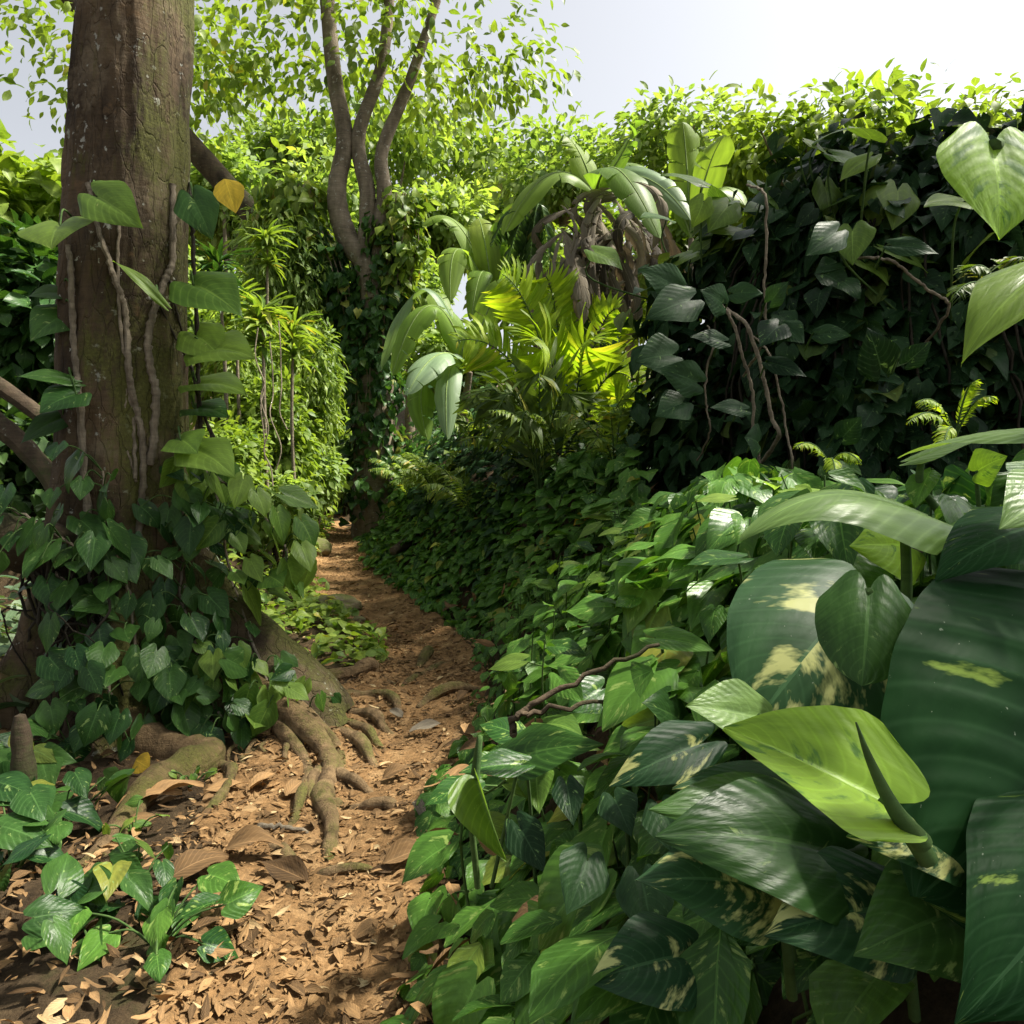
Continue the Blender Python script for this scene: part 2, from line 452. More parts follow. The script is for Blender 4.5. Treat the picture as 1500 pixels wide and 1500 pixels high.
def xr(y): return np.interp(y, RD, RX)
def xl(y): return np.interp(y, LD, LX)


def vnoise(x, y, sc, seed):
    """cheap smooth value noise"""
    g = np.random.default_rng(seed).random((64, 64))
    u, v = np.asarray(x) * sc, np.asarray(y) * sc
    i, j = np.floor(u).astype(int), np.floor(v).astype(int)
    a, b = u - i, v - j
    a, b = a * a * (3 - 2 * a), b * b * (3 - 2 * b)
    q = lambda p, r: g[p % 64, r % 64]
    return (q(i, j) * (1 - a) + q(i + 1, j) * a) * (1 - b) + (q(i, j + 1) * (1 - a) + q(i + 1, j + 1) * a) * b - .5


MOUND = (3.5, 6.1, 2.6, 1.75, 3.75)      # vine-covered mound: centre x, y, radii, height


def ground(x, y):
    x = np.asarray(x, float); y = np.asarray(y, float)
    z = hp(np.minimum(y, 18))
    sr = x - xr(y); sl = xl(y) - x
    st = sstep(4.8, 6.5, y)
    z = z + (1 - st) * .88 * sstep(0, 1.3, sr) + st * 1.25 * sstep(.12, 1.15, sr) + .2 * sstep(1.5, 4, sr) + .05 * np.maximum(0, sr - 3)
    far = sstep(6., 9., y)
    z = z + far * (1.3 * sstep(0, 2.2, sl) + .12 * np.maximum(0, sl - 2))
    z = z - (1 - far) * .22 * np.clip(sl - 1.6, 0, 6)
    z = z + .17 * np.maximum(0, y - 19) * (y < 90) + (y >= 90) * 12.1
    mx, my, ra, rb, hh = MOUND
    q = np.sqrt(((x - mx) / (ra - .3)) ** 2 + ((y - my) / (rb - .3)) ** 2)
    z = np.maximum(z, (hh - .75) * np.sqrt(np.clip(1 - q ** 3, 0, 1)))
    lump = .05 * vnoise(x, y, 2.1, 3) + .03 * vnoise(x, y, 5.3, 4)
    inpath = (sr < 0.02) & (sl < 0.02)
    z = z + lump * np.where(inpath, .8, 1.6)
    # worn hollow along the tread
    mid = (xl(y) + xr(y)) / 2; w = np.maximum(.25, (xr(y) - xl(y)) / 2)
    z = z - .05 * np.clip(1 - ((x - mid) / w) ** 2, 0, 1)
    return z


def gnormal(x, y):
    e = .05
    dx = (ground(x + e, y) - ground(x - e, y)) / (2 * e); dy = (ground(x, y + e) - ground(x, y - e)) / (2 * e)
    return nrm(np.stack([-dx, -dy, np.ones_like(dx)], -1))


gx = np.concatenate([-np.geomspace(160, 6.2, 26), np.arange(-6, 5.51, .06), np.geomspace(5.7, 160, 26)])
gy = np.concatenate([-np.geomspace(60, 1.2, 14), np.arange(-1, 13, .06), np.geomspace(13.1, 240, 46)])
X, Y = np.meshgrid(gx, gy, indexing='ij')
mb = MB()
mb.add(np.stack([X, Y, ground(X, Y)], -1).reshape(-1, 3), grid_faces(len(gx), len(gy))[:, ::-1])
tag(mb.build('ground', M['soil'], origin=(0, 0, 0)), 'dark earth of the jungle floor and banks', 'ground', kind='structure')

ys = np.concatenate([np.arange(-1, 7, .03), np.arange(7, 18, .06)])
us = np.linspace(0, 1, 70)
Yp, U = np.meshgrid(ys, us, indexing='ij')
jl = .10 * vnoise(ys, ys * 0, 2.3, 8) + .06 * vnoise(ys, ys * 0, 6.1, 9)
jr = .10 * vnoise(ys, ys * 0 + 9, 2.3, 8) + .06 * vnoise(ys, ys * 0 + 9, 6.1, 9)
Xp = (xl(ys) - .10 + jl)[:, None] * (1 - U) + (xr(ys) + .10 + jr)[:, None] * U
Zp = ground(Xp, Yp) + .012 + .012 * vnoise(Xp, Yp, 11, 5) + .008 * vnoise(Xp, Yp, 27, 6)
Zp -= .05 * (sstep(.94, 1, U) + sstep(.06, 0, U))
mb = MB(); mb.add(np.stack([Xp, Yp, Zp], -1).reshape(-1, 3), grid_faces(len(ys), len(us))[:, ::-1])
tag(mb.build('path', M['path'], origin=(0, 0, 0)), 'worn orange earth footpath winding uphill between the banks', 'path', kind='structure')


def gz(x, y): return float(ground(np.array([x]), np.array([y]))[0])


# ------------------------------------------------------------------ the big tree on the left
TX, TY = -2.29, 4.25
LOB = [(-.12, 1.0, .36, .66), (-.5, .35, .3, .35), (-1.15, .55, .34, .6), (-2.3, .3, .3, .6), (2.9, .15, .35, .5), (1.7, .4, .4, .6), (.7, .5, .3, .6)]   # angle, reach, width, height


def trunk_r(th, z):
    r = .335 + .05 * np.exp(-np.maximum(z, 0) / .9) - .012 * np.clip(z - 2, 0, 10)
    for a, A, w, hgt in LOB:
        d = np.angle(np.exp(1j * (th - a)))
        ww = w * (1 + .5 * np.exp(-z / .3)) if False else w
        r = r + A * np.exp(-(d / ww) ** 2) * np.exp(-(np.maximum(z, -.2) / hgt) ** (1.6 if a == -.12 else 1.25))
    r = r + np.exp(-np.maximum(z, 0) / .22) * (.05 * np.sin(13 * th + 2 * z) + .04 * np.sin(21 * th + 1)) + np.exp(-np.maximum(z, 0) / .7) * .09 * vnoise(th * 4 + 30, z * 4 + 30, 1.6, 23)
    r = r + .012 * np.sin(3 * th + 1.3 * z) + .01 * np.sin(5 * th - 2 * z + 1)
    r = r + .02 * vnoise(th * 3 + 20, z * 1.5 + 20, 1.7, 21) + .012 * vnoise(th * 5 + 20, z * 3 + 20, 3., 22)
    return r


def trunk_c(z):
    return TX + .012 * np.maximum(z, 0), TY + .02 * np.maximum(z, 0)


def on_trunk(px, py, off=.012):
    """point where the view ray through a photo pixel meets the trunk"""
    u = np.array([(px - CX) / F, 1, (HY - py) / F])
    for Yd in np.arange(2.4, 4.6, .01):
        p = np.array([0, 0, CAMZ]) + u * Yd
        cx, cy = trunk_c(p[2])
        dx, dy = p[0] - cx, p[1] - cy
        if math.hypot(dx, dy) < float(trunk_r(np.array(math.atan2(dy, dx)), np.array(p[2]))) + off:
            return p
    p = np.array([0, 0, CAMZ]) + u * (TY - .1)
    return p


tree = thing('buttress_tree', (TX, TY, 0), 'thick brown tree trunk with mossy flared roots, standing left of the path', 'tree')
th = np.linspace(0, 2 * PI, 181)
zz = np.concatenate([np.linspace(-.35, 1.6, 110), np.linspace(1.62, 7.5, 130)])
Z, TH = np.meshgrid(zz, th, indexing='ij')
R = trunk_r(TH, Z)
R[:, -1] = R[:, 0]
cx, cy = trunk_c(Z)
mb = MB(); mb.add(np.stack([cx + R * np.cos(TH), cy + R * np.sin(TH), Z], -1).reshape(-1, 3), grid_faces(len(zz), len(th)))
mb.build('trunk', M['bark'], tree)


def root_path(pts, r0, r1, mat, parent, name='root', sink=.42, k=8, ns=14):
    p = smooth([(x, y, 0) for x, y in pts], k)
    n = len(p); t = np.linspace(0, 1, n)
    rad = r0 + (r1 - r0) * t ** .8
    rad = rad * (1 + .15 * np.sin(t * 17 + pts[0][0] * 9))
    p[:, 2] = ground(p[:, 0], p[:, 1]) + rad * (1 - 2 * sink) + .025 * np.sin(t * 11 + pts[0][1] * 5) * (t > .1)
    p[:, 2] += .22 * np.exp(-t * 9) * (r0 > .045)
    p[:, 0] += .03 * np.sin(t * 13 + pts[0][0] * 30) * t; p[:, 2] -= (r0 * .3 + .012) * sstep(.7, 1, t)
    m_ = MB(); tube(m_, p, rad, ns, knots=.14)
    return m_.build(name, mat, parent)


def gp(px, py):
    d = dist(py); return ((px - CX) / F * d, d)


root_specs = [
    ([(-1.45, 4.05), gp(500, 1065), gp(540, 1105), gp(600, 1120)], .065, .012),
    ([(-1.4, 4.12), gp(505, 1050), gp(560, 1085), gp(610, 1095)], .05, .012),
    ([(-1.4, 4.15), gp(520, 1035), gp(570, 1060), gp(625, 1078)], .06, .012),
    ([(-1.45, 3.95), gp(488, 1085), gp(500, 1130), gp(545, 1150), gp(600, 1152)], .055, .01),
    ([(-1.45, 3.95), gp(480, 1100), gp(470, 1165), gp(490, 1230), gp(480, 1330)], .075, .02),
    ([(-1.5, 4.0), gp(450, 1110), gp(430, 1175), gp(400, 1260)], .05, .012),
    ([(-1.5, 4.0), gp(465, 1100), gp(448, 1150), gp(462, 1200)], .045, .012),
    ([gp(475, 1165), gp(530, 1172), gp(590, 1178), gp(640, 1170)], .04, .015),
    ([(-2.2, 4.0), (-1.9, 3.65), gp(300, 1105), gp(230, 1160), gp(150, 1240), gp(60, 1320)], .12, .05),
    ([(-2.1, 4.0), (-1.8, 3.7), gp(330, 1120), gp(310, 1190), gp(280, 1270)], .05, .015),
    ([(-1.4, 4.2), gp(545, 1010), gp(590, 1035), gp(600, 1020)], .05, .015),
    ([(-2.7, 3.95), (-3.1, 3.6), (-3.5, 3.4)], .14, .04),
    ([(-1.4, 4.35), gp(520, 990), gp(555, 985), gp(575, 1000)], .07, .02),
    ([gp(400, 1230), gp(440, 1262), gp(520, 1270), gp(580, 1250)], .03, .01),
]
for i in range(16):                                  # fine roots fanning out of the flare
    a_ = random.uniform(-1.15, .25); L_ = random.uniform(.35, .8); q0 = np.array([-1.5 + .1 * math.cos(a_), 4.05 + .25 * math.sin(a_)])
    d_ = np.array([math.cos(a_), math.sin(a_)]); w_ = np.array([-d_[1], d_[0]])
    root_specs.append(([tuple(q0), tuple(q0 + d_ * L_ * .45 + w_ * random.uniform(-.06, .06)), tuple(q0 + d_ * L_ * .8 + w_ * random.uniform(-.12, .12)), tuple(q0 + d_ * L_ * 1.2 + w_ * random.uniform(-.2, .2))], random.uniform(.018, .04), .006))
for pts, r0, r1 in root_specs:
    root_path(pts, r0, r1, M['root'], tree)
# low bough to the left with hanging aerial roots
mb = MB()
bp = smooth([(TX - .1, TY, .85), P(110, 815, 4.0), P(40, 800, 3.8), P(-40, 775, 3.7), P(-200, 720, 3.6)], 8)
tube(mb, bp, np.linspace(.19, .10, len(bp)), 14, knots=.05)
mb.build('bough', M['barkdark'], tree)
for i in range(30):
    px = random.uniform(28, 165); a = P(px, 830 + random.uniform(-15, 10), 3.75 + random.uniform(-.1, .15))
    bx = px + random.uniform(-10, 90) * (1 if px < 110 else .3); ln = random.uniform(120, 330)
    b = P(bx, 830 + ln, 3.75 + random.uniform(-.25, .25)); b[2] = max(b[2], gz(b[0], b[1]) - .03)
    mid = (a + b) / 2 + rng.normal(0, .07, 3)
    mb = MB(); pts = wob(smooth([a, a * .7 + b * .3 + rng.normal(0, .05, 3), mid, b], 6), .006)
    tube(mb, pts, np.linspace(.009, .004, len(pts)) * random.uniform(.6, 1.3), 5)
    mb.build('aerial_root', M['stemdark'], tree)
# limbs and crown above
limbs = [[(TX + .1, TY + .1, 6.9), (TX + 1, TY + .8, 8.2), (TX + 2.6, TY + 1.8, 9.2)], [(TX + .05, TY + .1, 7.0), (TX - 1.2, TY - .2, 8.4), (TX - 2.6, TY, 9.4)],
         [(TX + .1, TY + .1, 7.0), (TX + .3, TY - 1, 8.5), (TX + .6, TY - 2.5, 9.3)], [(TX + .1, TY + .15, 6.8), (TX - .3, TY + 1.5, 8.2), (TX - .6, TY + 3, 9)]]
for l in limbs:
    mb = MB(); p = smooth(l, 6); tube(mb, p, np.linspace(.22, .06, len(p)), 10); mb.build('limb', M['bark'], tree)


def crown(n, c, rad, size, tpls=OVALS, clumps=40, spread=.22, hang=.5, shell=.55):
    c = np.asarray(c); rad = np.asarray(rad)
    d = nrm(rng.normal(size=(clumps, 3))); cc = c + d * rad * (shell + (1 - shell) * rng.random((clumps, 1)))
    k = rng.integers(0, clumps, n)
    pos = cc[k] + np.clip(rng.normal(0, 1, (n, 3)), -1.7, 1.7) * rad * spread
    out = nrm((pos - cc[k]) / rad + .5 * (pos - c) / rad + rng.normal(0, .3, (n, 3)))
    tip = nrm(out + np.array([0, 0, -hang]) + rng.normal(0, .4, (n, 3)))
    nn = nrm(out * .4 + np.array([0, 0, .9]) + rng.normal(0, .45, (n, 3)))
    cl = rng.random(clumps)
    r = np.clip(.55 * cl[k] + .45 * rng.random(n), 0, 1)
    m_ = MB(); scatter(m_, tpls, pos, tip, nn, size * rng.uniform(.6, 1.3, n), r)
    return m_


crown(5000, (TX - .2, TY + .4, 9.2), (3.4, 3.2, 1.3), .17, clumps=60).build('crown', M['vine'], tree)

# ------------------------------------------------------------------ climbing stems and leaves on the trunk
HI = leaf('heart', 22, 15, .12, .0, arch=0, wave=.02, curl=.12, quilt=.004)


def put_leaf(parent, B, T, n, mat, wide=1., fold=.12, arch=.08, curl=.1, wave=.02, stalk=None, stalk_r=.004, name='leaf', quilt=.005, lobe=.25, ph=None, r=None, label=None, kind='heart', res=(24, 17), stalkmat='stemgreen'):
    B, T = np.asarray(B, float), np.asarray(T, float)
    L = np.linalg.norm(T - B)
    tpl = leaf(kind, res[0], res[1], fold, 0, arch=arch, wave=wave, wide=wide, curl=curl, quilt=quilt, lobe=lobe, ph=random.random() * 6 if ph is None else ph, groove=.012 if res[0] > 20 else 0.)
    fr = frames((T - B)[None], np.asarray(n, float)[None]) * L
    m_ = MB(); m_.inst(tpl, fr, B[None], np.array([random.random() * .93 if r is None else r]))
    o = m_.build(name, mat, parent)
    if label: o['label'] = label
    if stalk is not None:
        pts = smooth([np.asarray(q, float) for q in stalk] + [B], 6)
        m2 = MB(); tube(m2, pts, np.linspace(stalk_r * 1.3, stalk_r, len(pts)), 8)
        if parent is None or o.parent is None: return o
        c = m2.build('leaf_stalk', M[stalkmat], parent)
        c.parent = o
    return o


CAM = np.array([0, 0, CAMZ])
def tocam(p): return nrm(CAM - np.asarray(p))


climbers = [   # pixel polylines of stems that climb the trunk, stem radius, label
    ([(130, 270), (140, 320), (158, 375), (168, 410), (180, 440), (186, 480), (188, 530), (193, 570), (200, 600), (208, 640), (210, 700), (205, 760), (203, 830)], .016,
     'knobbly grey vine stem climbing up the middle of the thick trunk'),
    ([(253, 270), (253, 330), (252, 385), (244, 405), (235, 430), (222, 465), (217, 500), (220, 540), (229, 575), (226, 625), (220, 680)], .019,
     'stoutest jointed vine stem climbing the trunk below the yellowing folded leaf'),
    ([(100, 360), (104, 400), (107, 480), (112, 550), (118, 600), (122, 680), (130, 760)], .017, 'grey vine stem clinging to the left edge of the thick trunk'),
    ([(175, 300), (173, 380), (175, 460), (185, 540), (195, 620), (198, 700)], .009, 'thin vine stem crossing behind the knobbly stem on the trunk'),
    ([(278, 270), (280, 320), (282, 350), (287, 460), (290, 560), (296, 660)], .011, 'thin dark vine stem along the right edge of the thick trunk'),
    ([(248, 410), (262, 470), (275, 520), (285, 555), (300, 610), (318, 655), (335, 720)], .007, 'slack dark vine stem hanging off the right side of the trunk'),
    ([(233, 445), (255, 490), (278, 535), (292, 590), (310, 640), (330, 690)], .007, 'dark thread of vine swinging out from the yellowing folded leaf'),
    ([(186, 570), (180, 620), (178, 640), (190, 670), (200, 705)], .006, 'short thin twig of vine on the lower trunk'),
]
vines = []
for poly, rad, lab in climbers:
    pts = []
    for i, (px, py) in enumerate(poly):
        q = on_trunk(px, py, rad * .8)
        pts.append(q)
    o = thing('climbing_vine', pts[-1], lab, 'vine', 'vine stems on the big trunk')
    mb = MB(); sp = smooth(pts, 9); sp = sp + rng.normal(0, .0022, sp.shape)
    rr = np.full(len(sp), rad); rr[::4] *= 1.28
    rr = rr * np.linspace(.85, 1.1, len(rr))
    tube(mb, sp, rr, 9)
    mb.build('stem', M['stemdark'] if 'dark' in lab else M['stem'], o)
    vines.append(o)

# leaves hand-placed from the photograph: (vine index, base px, tip px, depth base/tip, normal, material, width)
TL = [
    (0, (88, 330), (75, 365), 3.75, 3.62, (0, -1, .25), 'brightvine', 1.9, 'bright round leaf on a curved stalk beside the upper trunk'),
    (0, (142, 288), (210, 335), 3.75, 3.68, (-.5, -1, .75), 'brightvine', .85, None),
    (1, (233, 440), (165, 382), 3.8, 3.72, (.75, -.6, .35), 'brightvine', .3, 'yellow-green leaf folded edge-on'),
    (4, (283, 290), (312, 352), 4.05, 4.0, (.1, -1, .35), 'vine', .9, None),
    (4, (284, 418), (355, 465), 4.1, 3.9, (-.35, -.6, .9), 'brightvine', .85, None),
    (4, (300, 515), (374, 525), 4.1, 3.9, (-.1, -.8, .8), 'brightvine', .9, None),
    (4, (286, 490), (330, 530), 4.15, 4.0, (-.3, -.7, .8), 'brightvine', .9, None),
    (4, (290, 565), (362, 578), 4.15, 3.95, (0, -.6, .9), 'brightvine', .75, None),
    (4, (286, 600), (335, 612), 4.15, 4.0, (0, -.6, .9), 'vine', .9, None),
    (2, (106, 560), (22, 552), 3.9, 3.75, (0, -.8, .9), 'vine', .62, None),
    (2, (112, 578), (58, 605), 3.85, 3.7, (0, -.9, .45), 'vine', 1.25, None),
    (2, (95, 430), (40, 435), 4.1, 4.0, (0, -.8, .7), 'darkleaf', 1.0, None),
    (2, (98, 460), (45, 500), 4.1, 3.9, (.2, -.9, .4), 'vine', 1.0, None),
    (2, (92, 612), (30, 650), 4.0, 3.8, (.5, -.6, .8), 'darkleaf', .6, None),
    (5, (265, 645), (290, 665), 3.85, 3.7, (.1, -.8, .6), 'brightvine', 1.1, None),
    (5, (285, 660), (345, 700), 3.85, 3.65, (.2, -.8, .7), 'brightvine', .8, None),
]
for vi, b, t, yb, yt, n, mt, wide, lab in TL:
    B, T = P(b[0], b[1], yb), P(t[0], t[1], yt)
    st = on_trunk(min(max(b[0], 106), 282) , b[1] - 12, .0)
    put_leaf(vines[vi], B, T, n, M[mt], wide=wide, fold=.15, arch=.09, stalk=[st, (st + B) / 2 + np.array([0, -.03, .05])], stalk_r=.0045, label=lab)

# heart-leaf vines smothering the trunk foot
def poisson(pts, dmin, nmax):
    keep = []
    for p in pts:
        if all(np.linalg.norm(p - q) > dmin for q in keep):
            keep.append(p)
            if len(keep) >= nmax: break
    return keep


GB = 'heart-leaf vines on the foot of the big tree'
foot = [   # vine label, stem pixel polyline, leaf count, spread px, leaf length px, material
    ('dark heart-leaf vine draped from the bough where it joins the trunk', [(10, 740), (60, 770), (110, 800), (160, 820)], 12, 42, 60, 'vine'),
    ('heart-leaf vine hanging straight down the left of the trunk foot', [(150, 690), (160, 780), (190, 870), (200, 960), (230, 1040)], 16, 55, 58, 'vine'),
    ('heart-leaf vine down the middle of the trunk foot, leaves overlapping like scales', [(260, 690), (270, 780), (265, 870), (290, 960), (300, 1050)], 18, 55, 54, 'vine'),
    ('lit heart-leaf vine running over the mossy buttress root', [(310, 700), (325, 770), (340, 850), (370, 940), (400, 1020)], 14, 45, 48, 'vine'),
    ('yellow-green heart-leaf vine at the tip of the buttress root', [(330, 960), (370, 1000), (410, 1020), (450, 1050)], 17, 38, 48, 'brightvine'),
    ('heart-leaf vine with small leaves trailing onto the dirt under the trunk', [(260, 980), (310, 1030), (340, 1070), (370, 1110)], 14, 40, 38, 'vine'),
    ('dark heart-leaf vine in the shade left of the trunk foot', [(120, 860), (140, 940), (160, 1010), (180, 1080)], 16, 50, 54, 'vine'),
    ('bright heart-leaf vine behind the trunk, leaning over the path edge', [(300, 690), (350, 720), (390, 760), (420, 810), (400, 850)], 18, 40, 58, 'brightvine'),
]
for lab, poly, cnt, spread, lpx, mt in foot:
    st = []
    for px, py in poly:
        q = on_trunk(px, py, .02)
        if px < 120 and py < 830: q = P(px, py, 3.72)
        if q[2] < gz(q[0], q[1]) + .03: q[2] = gz(q[0], q[1]) + .03
        st.append(q)
    o = thing('heart_leaf_vine', st[-1], lab, 'vine', GB)
    sp = smooth(st, 8)
    mb = MB(); tube(mb, wob(sp, .004), .008, 7); mb.build('stem', M['stem'], o)
    cand = []
    for i in range(cnt * 30):
        q = sp[random.randrange(len(sp))]
        Yd = q[1]; k = Yd / F
        d = np.array([random.uniform(-1, 1) * spread * k, -random.uniform(.04, .2), random.uniform(-1, 1) * spread * k])
        w = q + d
        # stay outside the trunk and over the ground
        tc = trunk_c(w[2]); dx, dy = w[0] - tc[0], w[1] - tc[1]
        rr = float(trunk_r(np.array(math.atan2(dy, dx)), np.array(w[2])))
        dd = math.hypot(dx, dy)
        if dd < rr + .04: w[0] += dx / dd * (rr + .05 - dd); w[1] += dy / dd * (rr + .05 - dd)
        w[2] = max(w[2], gz(w[0], w[1]) + .07)
        cand.append(w)
    for w in poisson(cand, lpx * .50 * 3.9 / F, int(cnt * 1.9)):
        L = lpx * .80 * w[1] / F * random.uniform(.65, 1.25)
        tc = trunk_c(w[2]); outd = nrm([w[0] - tc[0], w[1] - tc[1], 0])
        tip = nrm(np.array([0, 0, -.85]) + .35 * outd + rng.normal(0, .38, 3))
        n = nrm(outd * .55 + np.array([0, -.25, .75]) + rng.normal(0, .34, 3))
        q = sp[np.argmin(np.linalg.norm(sp - w, axis=1))]
        put_leaf(o, w, w + tip * L, n, M[mt], wide=random.uniform(.85, 1.05), fold=random.uniform(.0, .35), arch=random.uniform(.0, .1),
                 stalk=[q, (q + w) / 2 + np.array([0, -.02, .05])], stalk_r=.003, res=(14, 9), quilt=.004)

# ------------------------------------------------------------------ generic plants
def bush(name, base, c, rad, n, size, tpls, mat, label, cat, group=None, clumps=25, spread=.25, hang=.5, stems=4, stem_r=.02, shell=.5, smat='barkdark'):
    o = thing(name, base, label, cat, group)
    crown(n, c, rad, size, tpls, clumps, spread, hang, shell).build('foliage', mat, o)
    m_ = MB()
    for i in range(stems):
        d = nrm(rng.normal(size=3)); top = np.asarray(c) + d * np.asarray(rad) * .7
        p = smooth([np.asarray(base) - [0, 0, .1], (np.asarray(base) + top) / 2 + rng.normal(0, .12, 3) * min(1, rad[0]), top], 6)
        tube(m_, p, np.linspace(stem_r, stem_r * .35, len(p)), 6)
    m_.build('stem', M[smat], o)
    return o


def tree_far(px, d, hpx, crown_px, mat, label, n=2600, size=.3, group='trees filling the far background', lean=0., tp=OVALS, smat='barkgrey', rpx=9):
    """distant tree: crown centred at photo row hpx, crown radii in pixels"""
    c = P(px, hpx, d); b = np.array([c[0] - lean, d, 0]); b[2] = gz(b[0], d)
    o = thing('tree', b, label, 'tree', group)
    rx, rz = crown_px[0] / F * d, crown_px[1] / F * d
    crown(n, c, (rx, rx * .9, rz), size, tp, clumps=34, spread=.2, shell=.35).build('crown', mat, o)
    m_ = MB(); p = smooth([b - [0, 0, .2], (b + c) / 2 + rng.normal(0, .15, 3), c + [0, 0, rz * .3]], 6)
    tube(m_, p, np.linspace(rpx / F * d, rpx * .35 / F * d, len(p)), 9); m_.build('trunk', M[smat], o)
    for i in range(4):
        e = c + nrm(rng.normal(size=3)) * np.array([rx, rx, rz]) * .75
        m_ = MB(); q = p[len(p) // 2 + i]; tube(m_, smooth([q, (q + e) / 2 + [0, 0, .1], e], 4), np.linspace(rpx * .5 / F * d, rpx * .12 / F * d, 9), 6)
        m_.build('limb', M[smat], o)
    return o


def frond(mb, B, T, arch, n, ll, up=(0, 0, 1), stalk=.12, tpl=None, mbr=None, r=.006, ang=.9, droop=.25):
    B, T = np.asarray(B, float), np.asarray(T, float)
    t = np.linspace(0, 1, 26)
    p = B[None] * (1 - t)[:, None] + T[None] * t[:, None] + np.asarray(arch)[None] * (4 * t * (1 - t))[:, None]
    tube(mbr or mb, p, np.linspace(r, r * .3, len(p)), 6)
    ts = np.linspace(stalk, .985, n)
    pos = np.stack([np.interp(ts, t, p[:, k]) for k in range(3)], 1)
    tan = nrm(np.stack([np.interp(ts, t, np.gradient(p[:, k], t)) for k in range(3)], 1))
    side = nrm(np.cross(tan, np.asarray(up, float)[None])); nn = np.cross(side, tan)
    prof = np.sin(PI * np.clip((ts - stalk) / (1 - stalk) * .86 + .12, 0, 1)) ** .7
    for sg in (-1, 1):
        tip = nrm(side * sg * math.sin(ang) + tan * math.cos(ang) - nn * droop + rng.normal(0, .06, (n, 3)))
        scatter(mb, tpl or LANCES, pos, tip, nn + rng.normal(0, .12, (n, 3)), ll * prof * rng.uniform(.9, 1.1, n))


def fern(name, base, tips, mat, label, arch=.15, n=22, ll=.16, group=None, cat='fern', tpl=None, up=None, droop=.25, ang=.9, r=.006, stalk=.12):
    o = thing(name, base, label, cat, group)
    for T in tips:
        T = np.asarray(T, float); b = np.asarray(base, float)
        m_ = MB(); m2 = MB()
        frond(m_, b, T, (0, 0, arch), n, ll, up if up is not None else (rng.normal(0, .2), -.4, 1), tpl=tpl, mbr=m2, droop=droop, ang=ang, r=r, stalk=stalk)
        fo = m_.build('frond', mat, o)
        c = m2.build('frond_stalk', M['stemgreen'], o); c.parent = fo
    return o


def banana_leaf(parent, B, T, arch, hw, mat, up=(0, -.3, 1), torn=.75, droop=.5, name='leaf', label=None, rr=None):
    B, T = np.asarray(B, float), np.asarray(T, float)
    t = np.linspace(0, 1, 61)
    p = B[None] * (1 - t)[:, None] + T[None] * t[:, None] + np.asarray(arch)[None] * (4 * t * (1 - t))[:, None]
    tan = nrm(np.gradient(p, axis=0)); side = nrm(np.cross(tan, np.asarray(up, float)[None])); nn = np.cross(side, tan)
    w = hw * np.clip(np.minimum((t - .02) / .16, 1), 0, 1) ** .6 * np.clip((1 - t) / .28, 0, 1) ** .55
    m_ = MB(); r = random.random() if rr is None else rr
    for sg in (-1, 1):
        i = 1
        while i < 60:
            j = min(60, i + (random.randint(3, 14) if random.random() < torn else random.randint(12, 30)))
            dr = droop * random.uniform(.5, 1.5); sh = random.uniform(-.02, .05)
            rows = []
            s = np.linspace(0, 1, 6)
            for k in range(i, j + 1):
                e = (k - i) / max(1, j - i)
                ww = w[k] * (1 - .10 * abs(2 * e - 1) ** 3 * torn)
                rows.append(p[k] + side[k] * sg * (s * ww)[:, None] * math.cos(dr * .6) + nn[k] * (.12 * s * ww - dr * ww * s ** 2 * .7)[:, None] + tan[k] * (s ** 1.4 * ww * .25 + s * sh)[:, None])
            V = np.concatenate(rows)
            uv = np.stack([np.tile(.5 + sg * s * .5, j - i + 1), np.repeat(t[i:j + 1], 6)], 1)
            f = grid_faces(j - i + 1, 6)
            m_.add(V, f if sg > 0 else f[:, ::-1], uv, r)
            i = j
    o = m_.build(name, mat, parent)
    if label: o['label'] = label
    m2 = MB(); tube(m2, p, np.linspace(hw * .07, hw * .015, len(p)), 7)
    c = m2.build('midrib', M['midrib'] if mat is not M['dead'] else M['stem'], parent); c.parent = o
    return o


